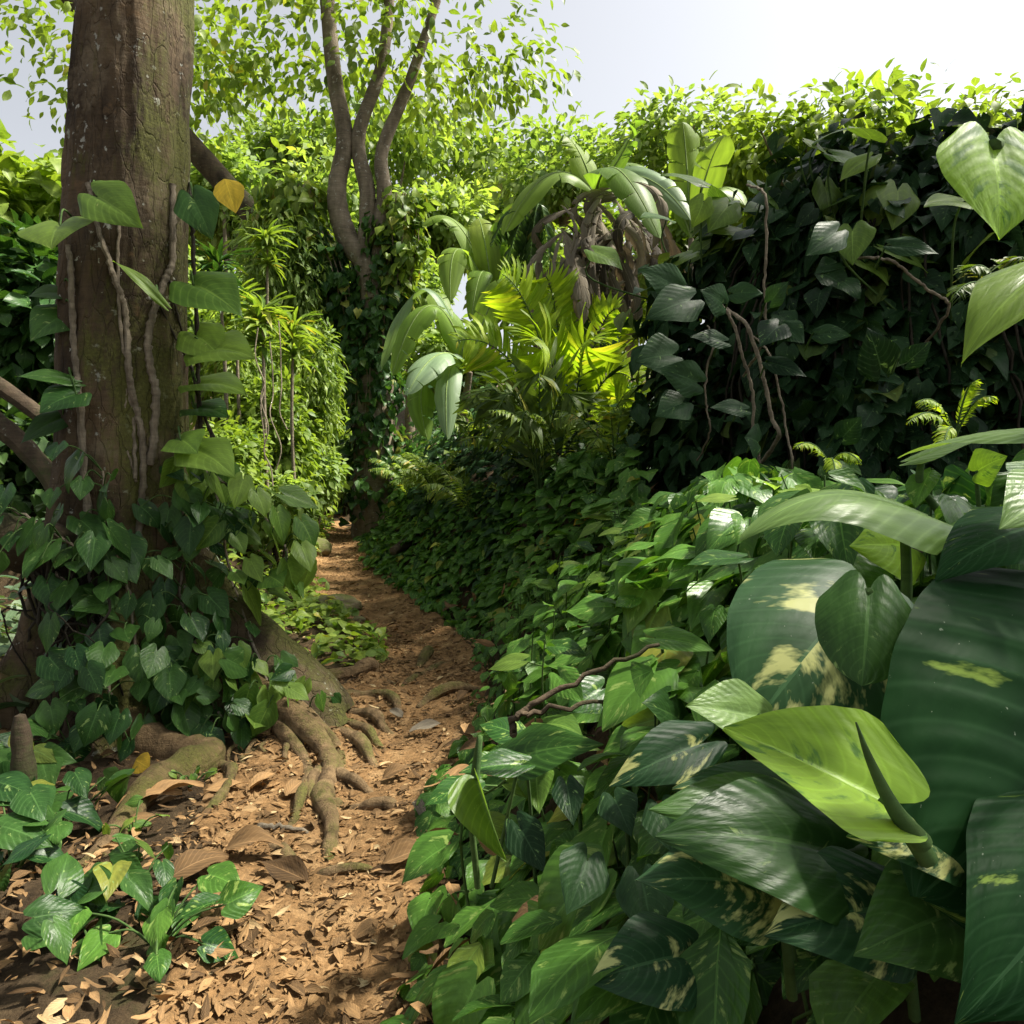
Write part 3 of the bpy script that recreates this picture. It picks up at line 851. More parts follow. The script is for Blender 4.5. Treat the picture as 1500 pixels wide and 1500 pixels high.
# ------------------------------------------------------------------ vine-covered mound on the right
mx, my, ra, rb, hh = MOUND
VS = 'vines covering the tall dark mound'
sect = [(-2.95, 'leafy vine on the left shoulder of the dark mound, next to the bright fern'), (-2.60, 'vine with drooping heart leaves left of the bare grey stems on the mound'),
        (-2.25, 'vine hanging around the bare grey stems on the dark mound'), (-1.95, 'vine just right of the bare grey stems on the dark mound'),
        (-1.65, 'vine on the deeply shaded middle of the dark mound'), (-1.35, 'vine on the shaded right flank of the dark mound'), (-1.0, 'vine at the far right end of the dark mound')]
for i, (a0, lab) in enumerate(sect):
    o = thing('mound_vine', (mx + ra * math.cos(a0), my + rb * math.sin(a0), gz(mx + ra * math.cos(a0), my + rb * math.sin(a0))), lab, 'vine', VS)
    n = 1350
    a = a0 + rng.uniform(-.22, .22, n); v = rng.random(n) ** .9
    ph = v * PI / 2 * .98
    dep = 1 - .17 * rng.random(n) + .22 * (vnoise(a * 9 + 40, v * 9 + 40, .9, 51)) + .03 * rng.normal(size=n) + .05 * np.sin(a * 9 + v * 7)
    cr_ = np.cos(ph) ** .55
    pos = np.stack([mx + ra * dep * cr_ * np.cos(a), my + rb * dep * cr_ * np.sin(a), .25 + (hh - .25) * dep * np.sin(ph)], 1)
    pos = pos[pos[:, 2] > ground(pos[:, 0], pos[:, 1]) + .05]; n = len(pos)
    outd = nrm(np.stack([pos[:, 0] - mx, pos[:, 1] - my, .3 * np.ones(n)], 1))
    tip = nrm(outd * .5 + np.array([0, 0, -.6]) + rng.normal(0, .42, (n, 3)))
    nn = nrm(outd * .45 + np.array([0, 0, .75]) + rng.normal(0, .33, (n, 3)))
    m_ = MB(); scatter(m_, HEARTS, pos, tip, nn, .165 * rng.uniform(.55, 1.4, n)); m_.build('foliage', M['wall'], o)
    m_ = MB()
    for k in range(9):
        aa = a0 + random.uniform(-.2, .2); hz = np.linspace(0, 1, 9); top = random.uniform(.75, 1.2)
        cz = np.cos(hz * top) ** .55
        p = np.stack([mx + ra * .96 * cz * np.cos(aa + .05 * np.sin(hz * 5)), my + rb * .96 * cz * np.sin(aa), .2 + (hh - .25) * .96 * np.sin(hz * top)], 1)
        tube(m_, wob(smooth(p, 3), .012), .009, 6)
    m_.build('stem', M['stemdark'], o)
GS = 'bare grey vine stems on the dark mound'
for poly, rad, lab in [
    ([(1120, 285), (1123, 350), (1120, 420), (1121, 470), (1118, 500)], .013, 'long straight bare grey vine stem at the top of the dark mound'),
    ([(1060, 450), (1078, 485), (1090, 530), (1103, 575), (1103, 630), (1112, 675), (1105, 740)], .016, 'bent grey vine stem forking under a round leaf on the dark mound'),
    ([(1092, 475), (1110, 520), (1122, 570), (1132, 615), (1140, 640)], .020, 'thickest bare grey vine stem on the dark mound'),
    ([(1128, 520), (1143, 580), (1152, 630), (1160, 685)], .011, 'thin grey vine stem right of the thickest one on the dark mound'),
    ([(1047, 500), (1035, 540), (1034, 590), (1040, 630)], .009, 'short curved grey vine stem at the left of the dark mound'),
    ([(1300, 380), (1330, 400), (1360, 425), (1390, 450)], .014, 'grey branch slanting down across the shaded upper mound')]:
    o = thing('bare_stem', P(poly[-1][0], poly[-1][1], 4.35), lab, 'vine stem', GS)
    q = [P(x, y, 4.32 if x > 1200 else 4.38 + .3 * (1120 - x) / 100) for x, y in poly]
    q = [q[0] + (q[0] - q[1]) * .5 + [.05, .45, .1]] + q + [q[-1] + (q[-1] - q[-2]) * .5 + [0, .35, -.1]]
    m_ = MB(); p = smooth(q, 8); rr = np.full(len(p), rad); rr[::5] *= 1.25
    tube(m_, p + rng.normal(0, .003, p.shape), rr * .6, 8); m_.build('stem', M['stem'], o)
# hand-placed leaves on the mound's face
o = thing('mound_vine', P(1080, 600, 4.2), 'vine of big glossy round leaves facing out from the mound beside the bare grey stems', 'vine', VS)
for b, t, d, n, w in [((1058, 445), (1026, 425), 4.15, (0, -.8, .6), 1.2), ((1075, 430), (1118, 430), 4.2, (.1, -.8, .6), .9), ((1130, 440), (1155, 412), 4.1, (-.2, -.9, .5), 1.0), ((1150, 480), (1178, 503), 4.05, (0, -.8, .6), 1.1),
                      ((1140, 478), (1113, 508), 4.05, (-.2, -.8, .5), 1.0), ((1200, 490), (1247, 492), 4.05, (0, -.7, .8), .8), ((1058, 500), (1010, 494), 4.2, (0, -.5, 1), .6), ((1110, 648), (1090, 640), 4.1, (0, -.9, .5), 1.6),
                      ((1130, 532), (1182, 552), 4.1, (0, -.5, .9), .6), ((1088, 600), (1040, 597), 4.15, (0, -.4, 1), .55), ((990, 420), (935, 395), 4.4, (-.1, -.8, .6), .9), ((1010, 440), (945, 468), 4.3, (.2, -.7, .7), .9),
                      ((1000, 590), (960, 610), 4.3, (0, -.9, .5), 1.1), ((1020, 560), (965, 540), 4.3, (-.2, -.9, .5), .9), ((985, 520), (930, 530), 4.35, (0, -.9, .4), 1.2), ((1225, 340), (1180, 375), 4.1, (.3, -.8, .6), .8),
                      ((1310, 360), (1375, 372), 4.0, (0, -.5, .9), .6), ((1290, 540), (1270, 480), 4.1, (0, -1, .3), 1.0), ((1330, 530), (1365, 500), 4.0, (0, -.8, .6), .9), ((1235, 640), (1262, 610), 4.0, (0, -.8, .5), 1.1)]:
    B, T = P(b[0], b[1], d), P(t[0], t[1], d - .08)
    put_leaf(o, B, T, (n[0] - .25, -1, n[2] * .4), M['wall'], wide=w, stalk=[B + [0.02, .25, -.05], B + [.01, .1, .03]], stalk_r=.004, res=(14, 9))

# backlit leaves above the mound
BL = 'backlit broad-leaved plants on top of the mound'
for i, (px, py, d, lab) in enumerate([(1420, 335, 4.75, 'backlit bright green broad leaves at the top right of the mound'), (1270, 268, 5.2, 'bright leaves sprouting on the crest of the mound'),
                                      (1040, 300, 5.6, 'bright broad leaves behind the left crest of the mound')]):
    c = P(px, py, d)
    o = thing('broad_leaf_plant', c - [0, -.2, .9], lab, 'plant', BL)
    for k in range(14):
        B = c + rng.normal(0, 1, 3) * [.34, .2, .2]; T = B + nrm([random.uniform(-1, 1), random.uniform(-.6, .1), random.uniform(-1, .3)]) * random.uniform(.2, .34)
        put_leaf(o, B, T, (random.uniform(-.4, .4), -.6, .8), M['brightvine'], stalk=[c - [0, -.2, .8], B - [0, -.08, .2]], stalk_r=.006, res=(12, 9), wide=.95)

# ------------------------------------------------------------------ ground cover plants of the right bank
def bank_leaves(n, y0, y1, s0, s1, size, tpls, hgt=.22, seed=None):
    y = y0 + (y1 - y0) * rng.random(n); s = s0 + (s1 - s0) * rng.random(n) ** .85
    x = xr(y) + s
    gn = gnormal(x, y)
    h = ground(x, y)
    hum = 1.1 + 2.8 * vnoise(x, y, 2.3, 31) + 1.6 * vnoise(x, y, 5.7, 32)
    pos = np.stack([x, y, h + .03 + hgt * np.clip(hum, .15, 2.2) * rng.random(n) ** .7 * sstep(-.1, .35, s)], 1)
    down = nrm(np.stack([gn[:, 0], gn[:, 1], -.4 * np.ones(n)], 1))
    tip = nrm(down * .6 + np.array([-.15, -.35, 0]) + rng.normal(0, .5, (n, 3)) * [1, 1, .5])
    nn = nrm(gn * .5 + np.array([0, -.12, .75]) + rng.normal(0, .27, (n, 3)))
    return pos, tip, nn, size * rng.uniform(.55, 1.35, n)


def spikes(mb, pos, r=.003):
    """leaf stalks from the ground up to each leaf"""
    k = rng.permutation(len(pos))[:max(4, len(pos) // 3)]
    for q in pos[k]:
        g = np.array([q[0] + random.uniform(-.05, .1), q[1] + random.uniform(-.03, .1), 0]); g[2] = gz(g[0], g[1]) - .01
        tube(mb, np.array([g, (g + q) / 2 + [0, .02, .03], q]), r, 5)


BK = 'pothos plants covering the right bank'
pos, tip, nn, sz = bank_leaves(6800, .95, 7.2, .0, 2.6, .135, HEARTS)
mxk = (pos[:, 0] > .95 + .0 * pos[:, 1]) & (pos[:, 1] > 4.6)
keep = ~mxk
pos, tip, nn, sz = pos[keep], tip[keep], nn[keep], sz[keep]
sz = sz * np.interp(pos[:, 1], [1., 2.4, 4, 7], [1.25, 1.15, 1.05, 1.1]) * np.interp(pos[:, 0] - xr(pos[:, 1]), [0, .4, 1.2], [.6, .85, 1.1])
seeds = [(y, s) for y in (1.3, 1.9, 2.5, 3.1, 3.8, 4.6, 5.6, 6.6) for s in (.15, .75, 1.5, 2.3) if not (y > 4.5 and s > 1.2)]
SY = np.array([q[0] for q in seeds]); SX = xr(SY) + np.array([q[1] for q in seeds])
own = np.argmin((pos[:, 0:1] - SX[None]) ** 2 + (pos[:, 1:2] - SY[None]) ** 2, 1)
where = {.15: 'edging the path', .75: 'on the lower bank', 1.5: 'high on the bank', 2.3: 'on the bank top'}
for i, (y, s) in enumerate(seeds):
    m = own == i
    if m.sum() < 5: continue
    dn = 'at the bottom of the picture' if y < 1.6 else 'close to the camera' if y < 2.2 else 'nearer than the forked twig' if y < 2.8 else 'about level with the forked twig' if y < 3.4 else 'beside the arched path root' if y < 4.2 else 'beyond the arched path root' if y < 5.1 else 'before the path bends' if y < 6.1 else 'at the bend of the path'
    o = thing('pothos_plant', (SX[i], y, gz(SX[i], y)), f'glossy green pothos {where[s]}, {dn}', 'plant', BK)
    m_ = MB(); r = np.clip(rng.random(m.sum()) * .75 + (.15 if s < 1 else 0.) + .5 * vnoise(pos[m, 0], pos[m, 1], 1.9, 41), 0, 1)
    w_ = vnoise(pos[m, 0], pos[m, 1], 1.3, 61) + .25 * (rng.random(m.sum()) - .5) > .13        # patches of a second, blunter-leaved creeper
    q_ = np.where(m)[0]
    for tp_, k_ in ((HEARTS_HI if y < 3.3 else HEARTS, ~w_), (WIDEOV, w_)):
        scatter(m_, tp_, pos[q_[k_]], tip[q_[k_]], nn[q_[k_]], sz[q_[k_]] * (1 if tp_ is not WIDEOV else .85), r[k_])
    m_.build('foliage', M['bank'], o)
    if m.sum() < 40: continue
    m_ = MB(); spikes(m_, pos[m]); m_.build('stem', M['stemgreen'], o)

SPG = 'young shoots standing above the right bank'
for i in range(26):
    y_ = random.uniform(1.9, 5.6); s_ = random.uniform(.15, 1.5)
    if y_ > 4.4: s_ = min(s_, .9)
    b = np.array([float(xr(y_)) + s_, y_, 0]); b[2] = gz(b[0], y_)
    o = thing('pothos_shoot', b, 'bright young pothos shoot standing up above the leaves of the right bank', 'shoot', SPG)
    top = b + [random.uniform(-.15, .15), random.uniform(-.15, .05), random.uniform(.3, .5)]
    sp = smooth([b - [0, 0, .03], (b + top) / 2 + rng.normal(0, .04, 3), top], 6)
    m_ = MB(); tube(m_, sp, np.linspace(.005, .003, len(sp)), 6); m_.build('stem', M['stemgreen'], o)
    for k in range(random.randint(4, 7)):
        q = sp[random.randint(4, len(sp) - 1)]; a = random.uniform(0, 2 * PI)
        d = np.array([math.cos(a), math.sin(a), random.uniform(-.3, .5)]); B = q + nrm(d) * random.uniform(.04, .1); L = random.uniform(.09, .17)
        put_leaf(o, B, B + nrm(d + np.array([0, -.2, -.4])) * L, (-.1 + random.uniform(-.3, .3), -.3, 1), M['brightvine' if random.random() < .6 else 'bank'], wide=random.uniform(.7, 1), fold=random.uniform(0, .4), arch=.07, stalk=[q], stalk_r=.0025, res=(10, 7))

# darker creeper mound further along the bank
def slope_creeper(n, y0, y1, s0, s1, size, hgt, mat, lab, tpl=HEARTS, name='creeper_patch', group='creepers on the far right bank'):
    pos, tip, nn, sz = bank_leaves(n, y0, y1, s0, s1, size, tpl, hgt)
    yc = (y0 + y1) / 2; xc = float(xr(yc)) + (s0 + s1) / 2
    o = thing(name, (xc, yc, gz(xc, yc)), lab, 'creeper', group)
    m_ = MB(); scatter(m_, tpl, pos, tip, nn, sz); m_.build('foliage', mat, o)
    m_ = MB(); spikes(m_, pos[:60]); m_.build('stem', M['stemdark'], o)


slope_creeper(1200, 6.8, 9.2, -.05, .8, .105, .25, M['bank'], 'small-leaved creeper hugging the path edge at the bend')
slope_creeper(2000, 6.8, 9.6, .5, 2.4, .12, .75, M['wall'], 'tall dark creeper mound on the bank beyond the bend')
slope_creeper(1600, 9., 13.5, -.1, 1.0, .12, .25, M['bank'], 'low bright creeper along the far stretch of the path')
slope_creeper(2200, 9.4, 14, .7, 3.0, .14, .6, M['vine'], 'green creeper behind the fallen log', OVALS)
slope_creeper(1800, 6.6, 9.5, 2.0, 4.0, .14, .5, M['vine'], 'creeper under the bright fern')

# ------------------------------------------------------------------ close-up pothos leaves, lower right
HG = 'large pothos plants close to the camera'
def pth(lab, base): return thing('giant_pothos', base, lab, 'plant', HG)


g1 = pth('pothos with one arching pale leaf over a dark upright stalk', P(1330, 960, 1.35))
put_leaf(g1, P(1325, 765, 1.35), P(1084, 790, 1.25), (.15, -.28, 1), M['pale'], wide=.62, fold=-.05, arch=.2, curl=.35, stalk=[P(1322, 960, 1.38), P(1328, 860, 1.37)], stalk_r=.009, label='arching pale green leaf', quilt=.003)
put_leaf(g1, P(1330, 800, 1.6), P(1245, 800, 1.52), (0, -1, .35), M['young'], wide=1.0, fold=.1, stalk=[P(1335, 960, 1.6)], stalk_r=.006, label='bright backlit leaf')
g2 = pth('pothos with a big cream-splashed leaf bending downward', P(1200, 1200, 1.15))
put_leaf(g2, P(1262, 872, 1.15), P(1105, 1062, 1.0), (-.45, -.85, .35), M['big'], kind='round', wide=.95, fold=.1, arch=.1, curl=.15, stalk=[P(1330, 1100, 1.25), P(1310, 930, 1.22)], stalk_r=.008, label='dark leaf with broad cream stripes', r=.62, lobe=.15)
put_leaf(g2, P(1272, 868, 1.0), P(1262, 1005, .93), (-.35, -1, .25), M['vine'], kind='round', wide=.95, fold=-.06, arch=.08, curl=.2, r=.45, stalk=[P(1330, 1100, 1.2), P(1320, 900, 1.16)], stalk_r=.007, label='rounded leaf with a yellow blotch')
g3 = pth('pothos with the hugest dark ribbed leaf at the frame edge', P(1550, 1250, .9))
put_leaf(g3, P(1650, 985, .98), P(1345, 1315, .76), (-.35, -1, .2), M['bigplain'], kind='round', wide=.95, fold=.1, arch=.06, curl=.25, stalk=[P(1640, 1250, 1.05), P(1580, 900, 1.05)], stalk_r=.01, label='huge dark ribbed leaf', quilt=.009, res=(90, 41))
put_leaf(g3, P(1600, 1250, .78), P(1400, 1500, .66), (-.6, -.9, .3), M['bigplain'], wide=.8, fold=.1, arch=.12, curl=.2, stalk=[P(1640, 1250, 1.0), P(1580, 1040, .95)], stalk_r=.01, quilt=.004, res=(40, 25))
put_leaf(g3, P(1530, 770, 1.05), P(1370, 850, 1.0), (-.2, -.5, 1), M['bigplain'], wide=.8, fold=.1, arch=.1, curl=.2, stalk=[P(1640, 1250, 1.1), P(1580, 800, 1.1)], stalk_r=.009, quilt=.003)
g4 = pth('pothos with a bright yellow-green leaf on a dark pointed stalk', P(1345, 1260, .75))
put_leaf(g4, P(1292, 1172, .76), P(1060, 1066, .82), (.1, -.6, 1), M['young'], wide=1.05, fold=.33, arch=.03, curl=.0, wave=.025, stalk=[P(1360, 1260, .74), P(1322, 1205, .74)], stalk_r=.008, label='bright yellow-green open leaf', r=.6, quilt=.004, res=(32, 23))
m_ = MB(); p = smooth([P(1350, 1235, .73), P(1310, 1185, .72), P(1275, 1115, .715), P(1254, 1058, .715)], 8); tube(m_, p, np.linspace(.011, .001, len(p)), 10); m_.build('sheath', M['stemgreen'], g4)
put_leaf(g4, P(1110, 1050, .98), P(1005, 1034, .95), (.2, -.7, .7), M['pale'], wide=.9, fold=.2, arch=.03, stalk=[P(1200, 1250, 1.0), P(1150, 1080, .99)], stalk_r=.005)
g5 = pth('low pothos with speckled dark leaves at the bottom edge under the yellow-green leaf', P(1150, 1320, .95))
for b, t, d, n, w in [((1200, 1215), (950, 1185), .95, (0, -.5, .9), .6), ((1220, 1250), (960, 1225), .9, (.1, -.6, .9), .8), ((1180, 1160), (985, 1155), 1.05, (0, -.4, 1), .5), ((1120, 1300), (930, 1290), .9, (0, -.6, .8), .8), ((1300, 1330), (1120, 1370), .85, (.1, -.6, .8), .9),
                      ((1420, 1330), (1250, 1400), .8, (0, -.6, .8), .9), ((1000, 1400), (860, 1440), .95, (0, -.6, .8), .9), ((1380, 1240), (1240, 1225), .8, (0, -.6, .8), .7)]:
    put_leaf(g5, P(b[0], b[1], d), P(t[0], t[1], d - .05), n, M['big'] if random.random() < .5 else M['vine'], wide=w, fold=.2, arch=.08, curl=.2, stalk=[P(b[0] + 40, b[1] + 160, d + .1), P(b[0] + 25, b[1] + 30, d + .05)], stalk_r=.006)
g6 = pth('pothos shoot with a tall furled leaf standing at the path edge', P(700, 1290, 1.75))
put_leaf(g6, P(699, 1142, 1.6), P(742, 1262, 1.5), (-.35, -1, .1), M['brightvine'], wide=.5, fold=1.4, arch=.02, curl=-.3, stalk=[P(700, 1300, 1.7), P(690, 1180, 1.68), P(703, 1080, 1.66)], stalk_r=.006, label='furled bright leaf', lobe=.1)
put_leaf(g6, P(760, 1120, 1.8), P(672, 1133, 1.75), (0, -.5, 1), M['bank'], wide=.6, fold=.25, arch=.06, stalk=[P(720, 1300, 1.8)], stalk_r=.004)
g7 = pth('pothos at the right edge whose leaves hang in from outside the view', P(1560, 900, 1.2))
put_leaf(g7, P(1560, 395, .9), P(1408, 535, .84), (-.5, -.55, .75), M['brightvine'], wide=.55, fold=.1, arch=.14, curl=.1, stalk=[P(1700, 900, 1.1), P(1640, 450, 1.0)], stalk_r=.009, label='backlit drooping leaf')
put_leaf(g7, P(1455, 215, .82), P(1463, 352, .78), (0, -1, .3), M['young'], wide=1.1, fold=.1, arch=.05, stalk=[P(1700, 900, 1.1), P(1600, 250, 1.0)], stalk_r=.009, label='yellow-green leaf hanging point down')
put_leaf(g7, P(1570, 640, 1.0), P(1315, 672, 1.15), (0, -.2, 1), M['pale'], wide=.5, fold=.05, arch=.1, curl=.2, stalk=[P(1700, 900, 1.1)], stalk_r=.008)
put_leaf(g7, P(1570, 720, .75), P(1464, 775, .7), (-.2, -.7, .7), M['pale'], wide=.8, fold=.1, arch=.1, stalk=[P(1700, 900, .9)], stalk_r=.007)
g8 = pth('pothos with a curved thick stalk and a bright heart leaf behind the arching leaf', P(1390, 880, 1.7))
put_leaf(g8, P(1350, 672, 1.7), P(1490, 640, 1.6), (0, -.3, 1), M['pale'], wide=.6, fold=.1, arch=.08, stalk=[P(1400, 800, 1.72), P(1375, 750, 1.72), P(1348, 710, 1.71)], stalk_r=.008)
put_leaf(g8, P(1432, 690, 1.85), P(1475, 668, 1.78), (-.1, -1, .5), M['young'], wide=1.3, fold=.1, stalk=[P(1440, 800, 1.9), P(1432, 720, 1.87)], stalk_r=.005)
m_ = MB(); p = smooth([P(1335, 850, 1.62), P(1342, 810, 1.62), P(1370, 790, 1.65), P(1430, 792, 1.68), P(1480, 805, 1.7)], 8); tube(m_, p, .011, 9); m_.build('runner', M['stem'], g8)
# flat-lying leaves on the bank top behind the close-ups
g9 = pth('spread of pale flat pothos leaves on the bank top below the dark mound', P(1250, 830, 2.2))
cand = [P(random.uniform(1050, 1560), random.uniform(700, 845), 1) for _ in range(900)]
for q in poisson(cand, .045, 60):
    py = HY - (q[2] - CAMZ) * F; px = CX + q[0] * F
    d = np.interp(py, [700, 760, 845], [3.0, 2.3, 1.75])
    B = P(px, py, d); a = random.uniform(0, 2 * PI); L = random.uniform(.12, .22)
    tp = nrm([math.cos(a), math.sin(a) * .8 - .2, -.12]); 
    put_leaf(g9, B, B + tp * L, (random.uniform(-.3, .3), -.25, 1), M[random.choice(['bank', 'pale', 'pale', 'brightvine'])], wide=random.uniform(.7, 1), fold=random.uniform(0, .3), arch=.06,
             stalk=[B + [.03, .05, -.25], B + [.02, .03, -.08]], stalk_r=.003, res=(12, 9))
# mid-bank leaves picked out in the photograph
g10 = pth('pothos with a long wavy leaf pointing right below the forked twig', P(800, 1250, 2.0))
for b, t, d, n, w, mt in [((755, 1110), (884, 1090), 1.9, (-.1, -.7, .8), .62, 'bank'), ((1025, 1090), (892, 1152), 1.5, (.1, -.7, .7), .62, 'big'), ((960, 935), (1048, 955), 1.9, (0, -.6, .8), .6, 'bank'), ((1000, 1060), (940, 1030), 1.7, (0, -.7, .7), 1., 'vine'),
                          ((880, 1010), (830, 1045), 2.2, (0, -.8, .6), 1., 'bank'), ((820, 990), (855, 1030), 2.2, (-.2, -.9, .5), .9, 'bank'), ((830, 1150), (840, 1210), 1.7, (0, -1, .3), .8, 'wall'), ((900, 1170), (925, 1225), 1.5, (0, -1, .3), 1., 'wall'),
                          ((970, 1185), (1000, 1260), 1.4, (0, -1, .3), 1., 'wall'), ((760, 1210), (800, 1280), 1.7, (0, -1, .4), .8, 'wall'), ((860, 1260), (830, 1340), 1.4, (0, -1, .4), 1., 'wall'), ((940, 1290), (960, 1390), 1.3, (0, -1, .4), 1., 'wall')]:
    B = P(*b, d); T = P(*t, d - .08)
    put_leaf(g10, B, T, n, M[mt], wide=w, fold=.2, arch=.07, stalk=[B + [.05, .08, -.3], B + [.03, .05, -.05]], stalk_r=.004, res=(18, 13))

# twigs on the bank
for poly, rad, lab in [([(752, 1075, 1.75), (758, 1048, 1.76), (800, 1020, 1.78), (870, 985, 1.8), (965, 945, 1.82)], .010, 'dark bare twig slanting up over the pothos bank'),
                       ([(758, 1050, 1.75), (800, 1040, 1.75), (870, 1030, 1.77), (950, 1025, 1.8)], .007, 'thinner dark twig lying level under the slanting one')]:
    m_ = MB(); p = smooth([P(*q) for q in poly], 6); tube(m_, wob(p, .004), np.linspace(rad, rad * .5, len(p)), 7, knots=.1)
    tag(m_.build('twig', M['barkdark']), lab, 'twig')

# ------------------------------------------------------------------ ferns and bananas in the middle distance
F0 = np.array(P(835, 680, 7.2)); F0[2] = gz(F0[0], 7.2)
BF = [leaf('lance', 7, 3, .15, .3, wide=.95), leaf('lance', 7, 3, .1, .4, wide=.85)]
fern('giant_fern', F0, [P(736, 402, 6.4), P(800, 405, 6.7), P(668, 500, 6.5), P(905, 452, 6.8), P(930, 560, 6.3), P(868, 500, 6.1), P(780, 500, 6.0)], M['fern'], 'large sunlit yellow-green fern with broad leaflets beside the dead banana leaves',
     arch=.4, n=22, ll=.38, tpl=BF, up=(-.1, -1, .35), droop=.12, r=.012, ang=1.1, stalk=.25)
F1 = np.array(P(790, 690, 6.6)); F1[2] = gz(F1[0], 6.6)
fern('giant_fern', F1, [P(690, 590, 6.3), P(730, 600, 6.0), P(790, 560, 5.9), P(845, 600, 6.0), P(760, 640, 5.8)], M['fernd'], 'darker drooping fern below the sunlit one', arch=.45, n=14, ll=.42, tpl=BF, up=(0, -.8, .6), droop=.5, r=.01)
F2 = np.array(P(900, 690, 7.6)); F2[2] = gz(F2[0], 7.6)
fern('giant_fern', F2, [P(940, 520, 7.3), P(905, 500, 7.3), P(955, 575, 7.2), P(890, 590, 7)], M['fern'], 'small yellow fern between the sunlit fern and the dark mound', arch=.2, n=15, ll=.25, tpl=BF, up=(0, -.85, .5))
SF = 'small ferns by the dark mound'
fern('small_fern', P(1400, 640, 3.6), [P(1330, 620, 3.3), P(1345, 590, 3.4), P(1460, 585, 3.4), P(1430, 560, 3.5), P(1380, 665, 3.2)], M['fern'], 'small lacy fern low on the right flank of the mound', arch=.08, n=26, ll=.06, group=SF)
fern('small_fern', P(1215, 680, 3.9), [P(1165, 655, 3.7), P(1262, 680, 3.7), P(1225, 700, 3.6)], M['fern'], 'tiny lacy fern at the foot of the mound right of the bare stems', arch=.06, n=24, ll=.06, group=SF)
fern('small_fern', P(1480, 470, 2.6), [P(1400, 430, 2.4), P(1420, 395, 2.5), P(1500, 380, 2.4)], M['fernd'], 'dim fern fronds behind the backlit drooping leaf', arch=.08, n=26, ll=.09, group=SF)
for i, (px, py, d) in enumerate([(640, 690, 8.6), (700, 660, 8.2), (600, 690, 10.5), (880, 660, 6.4), (760, 690, 7), (690, 760, 7.4), (640, 740, 8.6), (820, 760, 6.3), (760, 720, 8), (600, 740, 10), (900, 720, 5.8)]):
    b = P(px, py, d); b[2] = max(gz(b[0], d), 0) + .25
    fern('bank_fern', b, [b + [random.uniform(-.6, .6), random.uniform(-.6, .1), random.uniform(.15, .55)] for _ in range(7)], M['shrub'], 'feathery green fern growing on the bank right of the path', arch=.15, n=20, ll=.13, group='ferns on the right bank beyond the bend')

BN = 'banana plants in the middle distance'


def banana(base, leaves, label, mat, stem_to, sr=.07, hw=.16):
    o = thing('banana_plant', base, label, 'banana plant', BN)
    m_ = MB(); p = smooth([np.asarray(base) - [0, 0, .2], (np.asarray(base) + stem_to) / 2 + rng.normal(0, .05, 3), stem_to], 6); tube(m_, p, np.linspace(sr, sr * .5, len(p)), 10); m_.build('stem', M['barkgrey'], o)
    for l in leaves:
        t, arch, w = l[:3]; mm = l[3] if len(l) > 3 else mat
        m_ = MB(); B = np.asarray(stem_to); T = np.asarray(t)
        mid = B * .72 + T * .28 + np.asarray(arch) * .75
        banana_leaf(o, B, T, arch, w, M[mm], up=l[4] if len(l) > 4 else (0, -.5, .85))
    return o


b = P(690, 640, 8.5); b[2] = gz(b[0], 8.5)
banana(b, [(P(575, 548, 7.9), (0, 0, .75), .20), (P(560, 540, 8.6), (0, 0, .95), .13, 'bananag', (.3, -.3, .9)), (P(598, 575, 7.4), (0, 0, .3), .21, 'bananag'), (P(625, 640, 8.), (-.25, 0, .3), .18), (P(760, 430, 8.4), (0, 0, .4), .16, 'banana', (0, -1, .3)), (P(655, 640, 7.6), (-.1, 0, .35), .16, 'bananag', (-.2, -1, .3)), (P(640, 430, 8.8), (-.1, 0, .2), .14)],
       'banana plant with arching leaves right of the ivy-clad tree', 'banana', P(688, 545, 8.4))
b = P(720, 600, 12); b[2] = gz(b[0], 12)
banana(b, [(P(620, 330, 11.5), (0, 0, .6), .24), (P(700, 320, 12), (0, -.3, .2), .22, 'banana', (0, -1, .2)), (P(745, 345, 11.5), (0, 0, .4), .26, 'banana', (0, -1, .3)), (P(790, 400, 11), (0, 0, .7), .26), (P(660, 440, 11), (-.2, 0, .8), .24), (P(765, 300, 11.6), (0, 0, .2), .25, 'banana', (.3, -1, .2)), (P(690, 470, 11), (0, 0, .6), .2)],
       'sunlit banana plant with upright leaves behind the bright fern', 'banana', P(722, 440, 11.8))
b = P(880, 600, 7.8); b[2] = gz(b[0], 7.8)
dead = banana(b, [(P(965, 345, 6.6), (-.1, -.2, .35), .2, 'banana', (.2, -.9, .5)), (P(1010, 320, 7.2), (0, 0, .3), .16, 'bananag', (0, -1, .3)), (P(740, 340, 7.4), (0, 0, .4), .2), (P(830, 200, 7.6), (0, 0, .1), .2), (P(930, 180, 7.4), (.1, 0, .1), .2)],
              'banana plant with a skirt of dead brown leaves under one bright leaf', 'banana', P(872, 285, 7.7), sr=.13)
for i in range(70):
    a = random.uniform(0, 2 * PI); c0 = P(random.uniform(815, 945), random.uniform(265, 400), 7.5 + random.uniform(-.35, .25))
    T = c0 + np.array([math.cos(a) * random.uniform(.1, .6), -abs(math.sin(a)) * .3, -random.uniform(.3, 1.1)])
    banana_leaf(dead, c0, T, (math.cos(a) * .2 + random.uniform(-.1, .1), -.1, random.uniform(-.1, .08)), random.uniform(.02, .08), M['dead'], up=(random.uniform(-1.5, 1.5), -1, random.uniform(-.3, .6)), torn=1, droop=random.uniform(.2, 1.6), name='dead_leaf')
b = P(1010, 500, 9.5); b[2] = gz(b[0], 9.5)
